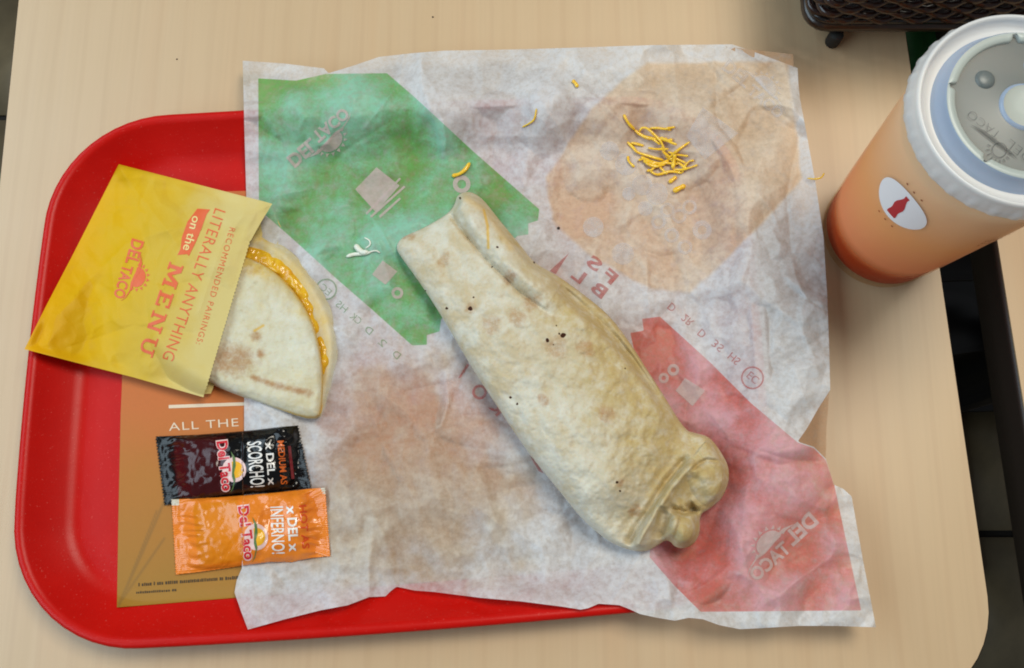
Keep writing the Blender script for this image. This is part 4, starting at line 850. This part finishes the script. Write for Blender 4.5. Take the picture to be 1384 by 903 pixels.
V, F = lathe(bp_, 64, (CX, CY)); mesh_obj('straw_ring', V, F, M['lid_wall'], lid)
sp_ = [(.0098, FLZ + .0011), (.0090, FLZ + .0006), (.0035, FLZ + .0005), (.0001, FLZ + .0005)]
V, F = lathe(sp_, 64, (CX, CY)); mesh_obj('straw_cap', V, F, M['lid_ring'], lid)
for k, an in enumerate((2.45, 1.25, .1, 5.0)):
    bx_, by_ = CX + .0205 * math.cos(an), CY + .0205 * math.sin(an)
    V, F = lathe([(.0044, FLZ - .0002), (.0040, FLZ + .0005), (.0028, FLZ + .0010), (.0012, FLZ + .0013), (.0001, FLZ + .0013)], 32, (bx_, by_)); mesh_obj('button', V, F, M['lid_wall'] if k else M['lid_floor'], lid)
flz = lambda x, y: 0 * x + FLZ + .0004
for t_, a, b, h in (('DEL', (1398, 212), (1366, 187), 14), ('TACO', (1354, 180), (1313, 148), 12)): print_text('moulded_lettering', t_, a, b, h, flz, M['lid_mark'], lid, bold=-.02)
for k in range(9):
    t = math.pi * (.1 + .13 * k); c = np.array([1351, 203]); d = np.array([math.cos(t), math.sin(t)]); e = np.array([-d[1], d[0]])
    print_poly('moulded_ray', [c + d * 13 - e, c + d * 18 - e * .6, c + d * 18 + e * .6, c + d * 13 + e], flz, M['lid_mark'], lid)
ring_poly('moulded_sun', (1351, 203), 9, 10.5, flz, M['lid_mark'], lid)
print_poly('moulded_hill', [(1312, 168), (1330, 176), (1348, 190), (1366, 204), (1376, 216), (1364, 207), (1346, 195), (1328, 181)], flz, M['lid_mark'], lid)
# label on the wall
best = None
for an in np.linspace(math.pi * .7, math.pi * 1.9, 240):
    for z in np.linspace(.03, .14, 120):
        r = wall_r(z); q = proj([CX + r * math.cos(an), CY + r * math.sin(an), z]); e = np.hypot(q[0] - 1216, q[1] - 279)
        if best is None or e < best[0]: best = (e, an, z)
_, LA, LZ = best
def wrap(name, V2, F, mat, off, parent=cup):
    bm = bmesh.new(); vs = [bm.verts.new((x, y, 0)) for x, y in V2]
    for f in F:
        try: bm.faces.new([vs[i] for i in f])
        except ValueError: pass
    bmesh.ops.triangulate(bm, faces=bm.faces)
    for _ in range(5):
        E = [e for e in bm.edges if e.calc_length() > .0025]
        if not E: break
        bmesh.ops.subdivide_edges(bm, edges=E, cuts=1); bmesh.ops.triangulate(bm, faces=[f for f in bm.faces if len(f.verts) > 3])
    for v in bm.verts:
        z = LZ + v.co.y; r = wall_r(z) + off; an = LA + v.co.x / r; v.co = (CX + r * math.cos(an), CY + r * math.sin(an), z)
    bmesh.ops.recalc_face_normals(bm, faces=bm.faces); return bm_obj(name, bm, mat, parent)
V, F = poly2d(disc((0, 0), .0155, 48)); lab = wrap('label', V, F, M['sticker'], .0003)
hb = [(-.0040, -.0100), (.0040, -.0100), (.0044, -.0085), (.0036, -.0055), (.0036, -.0040), (.0046, -.0005), (.0042, .0020), (.0026, .0050), (.0016, .0075), (.0017, .0086), (.0019, .0100), (-.0019, .0100), (-.0017, .0086), (-.0016, .0075), (-.0026, .0050), (-.0042, .0020), (-.0046, -.0005), (-.0036, -.0040), (-.0036, -.0055), (-.0044, -.0085)]
V, F = poly2d([(x * .66, y * 1.18) for x, y in hb]); wrap('bottle_emblem', V, F, M['bottle_red'], .0005)
for dx in (-.005, 0, .005):
    for dy in (-.0195, .0195):
        V, F = poly2d(disc((dx, dy), .00065, 8)); wrap('printed_dot', V, F, M['brown_ink'], .0004)
random.seed(5); V, F = [], []
for row in range(3):
    for i in range(14):
        if random.random() < .75:
            x = .046 + i * .0013; y = -.010 + row * .004; k = len(V); V += [(x, y), (x + .0009, y), (x + .0009, y + random.uniform(.0012, .0022)), (x, y + .0016)]; F.append([k, k + 1, k + 2, k + 3])
wrap('small_print', V, F, M['brown_ink'], .0004)

# ------------------------------------------------------------------ woven caddy at the top right
BZ = .017
p0 = P(1093, 34, BZ); bx0, by0 = float(p0[0]), float(p0[1])
cad = empty('condiment_basket', (bx0, by0, 0)); tag(cad, 'dark brown woven basket on small black feet at the upper right table corner', 'basket')
BL, BD, BH, FLR = .20, .14, .085, .010
def wp_(u, v, z): k = FLR * z / BH; return np.array([bx0 + u * BL + (u - .5) * 2 * k, by0 + v * BD + (v - .5) * 2 * k, BZ + z])
def rail(z, r, name, mat):
    c = rrect(0, 0, BL, BD, .012, 6); k = FLR * z / BH; pts = [np.array([bx0 + (x / BL) * BL + (x / BL - .5) * 2 * k, by0 + y + (y / BD - .5) * 2 * k, BZ + z]) for x, y in c]; pts.append(pts[0]); pts.append(pts[1])
    V, F = tube(pts, r, 10, False); mesh_obj(name, V, F, mat, cad)
rail(0.0, .0040, 'bottom_rail', M['rail']); rail(.0065, .0022, 'bottom_rail', M['wire']); rail(BH, .0045, 'top_rail', M['rail'])
c = rrect(0, 0, BL, BD, .014, 6); c = np.array(c + c[:1]); seg = np.r_[0, np.cumsum(np.hypot(*np.diff(c, axis=0).T))]; per = seg[-1]
def along(s): return np.array([np.interp(s % per, seg, c[:, 0]), np.interp(s % per, seg, c[:, 1])])
NP = 60
for i in range(NP):
    q = along(i * per / NP); V, F = tube([wp_(q[0] / BL, q[1] / BD, z) for z in (0, BH * .5, BH)], .0013, 7); mesh_obj('upright', V, F, M['wire'], cad)
for k in range(11):
    z = .010 + k * .0066; pts = []
    for i in range(NP * 4 + 2):
        s = i * per / (NP * 4); q = along(s); q2 = along(s + .001); d = (q2 - q) / (np.hypot(*(q2 - q)) + 1e-9); nn = np.array([d[1], -d[0]]); off = .0020 * math.sin(i * math.pi / 4 + k * math.pi)
        q = q + nn * off; pts.append(wp_(q[0] / BL, q[1] / BD, z + .0004 * math.sin(i * .9 + k)))
    V, F = tube(pts, .0024, 7, False); mesh_obj('reed', V, F, M['wicker'], cad)
for s in range(5):
    a_ = along(per * .75 + .004 + s * .013); b_ = along(per * .75 + .004 + (s + 1.6) * .013)
    V, F = tube([wp_(a_[0] / BL, a_[1] / BD - .03, .004), wp_(b_[0] / BL, b_[1] / BD - .03, .030)], .0011, 6); mesh_obj('cross_wire', V, F, M['wire'], cad)
bm = bmesh.new(); box(bm, (bx0 + BL / 2, by0 + BD / 2, BZ + .002), (BL - .004, BD - .004, .003)); bm_obj('base_panel', bm, M['wire'], cad)
fq = P(1125, 56, .002); fu, fv = (float(fq[0]) - bx0) / BL, (float(fq[1]) - by0) / BD
for (u, v) in ((fu, fv), (1 - fu, fv), (fu, 1 - fv), (1 - fu, 1 - fv)):
    q = wp_(u, v, 0); V, F = tube([[q[0] + .001, q[1] + (.008 if v < .5 else -.008), BZ], [q[0], q[1], .007]], .0030, 10); ft = mesh_obj('foot', V, F, M['wire'], cad)
    V, F = tube([[q[0], q[1], .0115], [q[0], q[1], .010], [q[0], q[1], .0015], [q[0], q[1], .0001]], .0046, 14, True, [.85, 1, 1, .85]); mesh_obj('foot_cap', V, F, M['rubber'], ft)
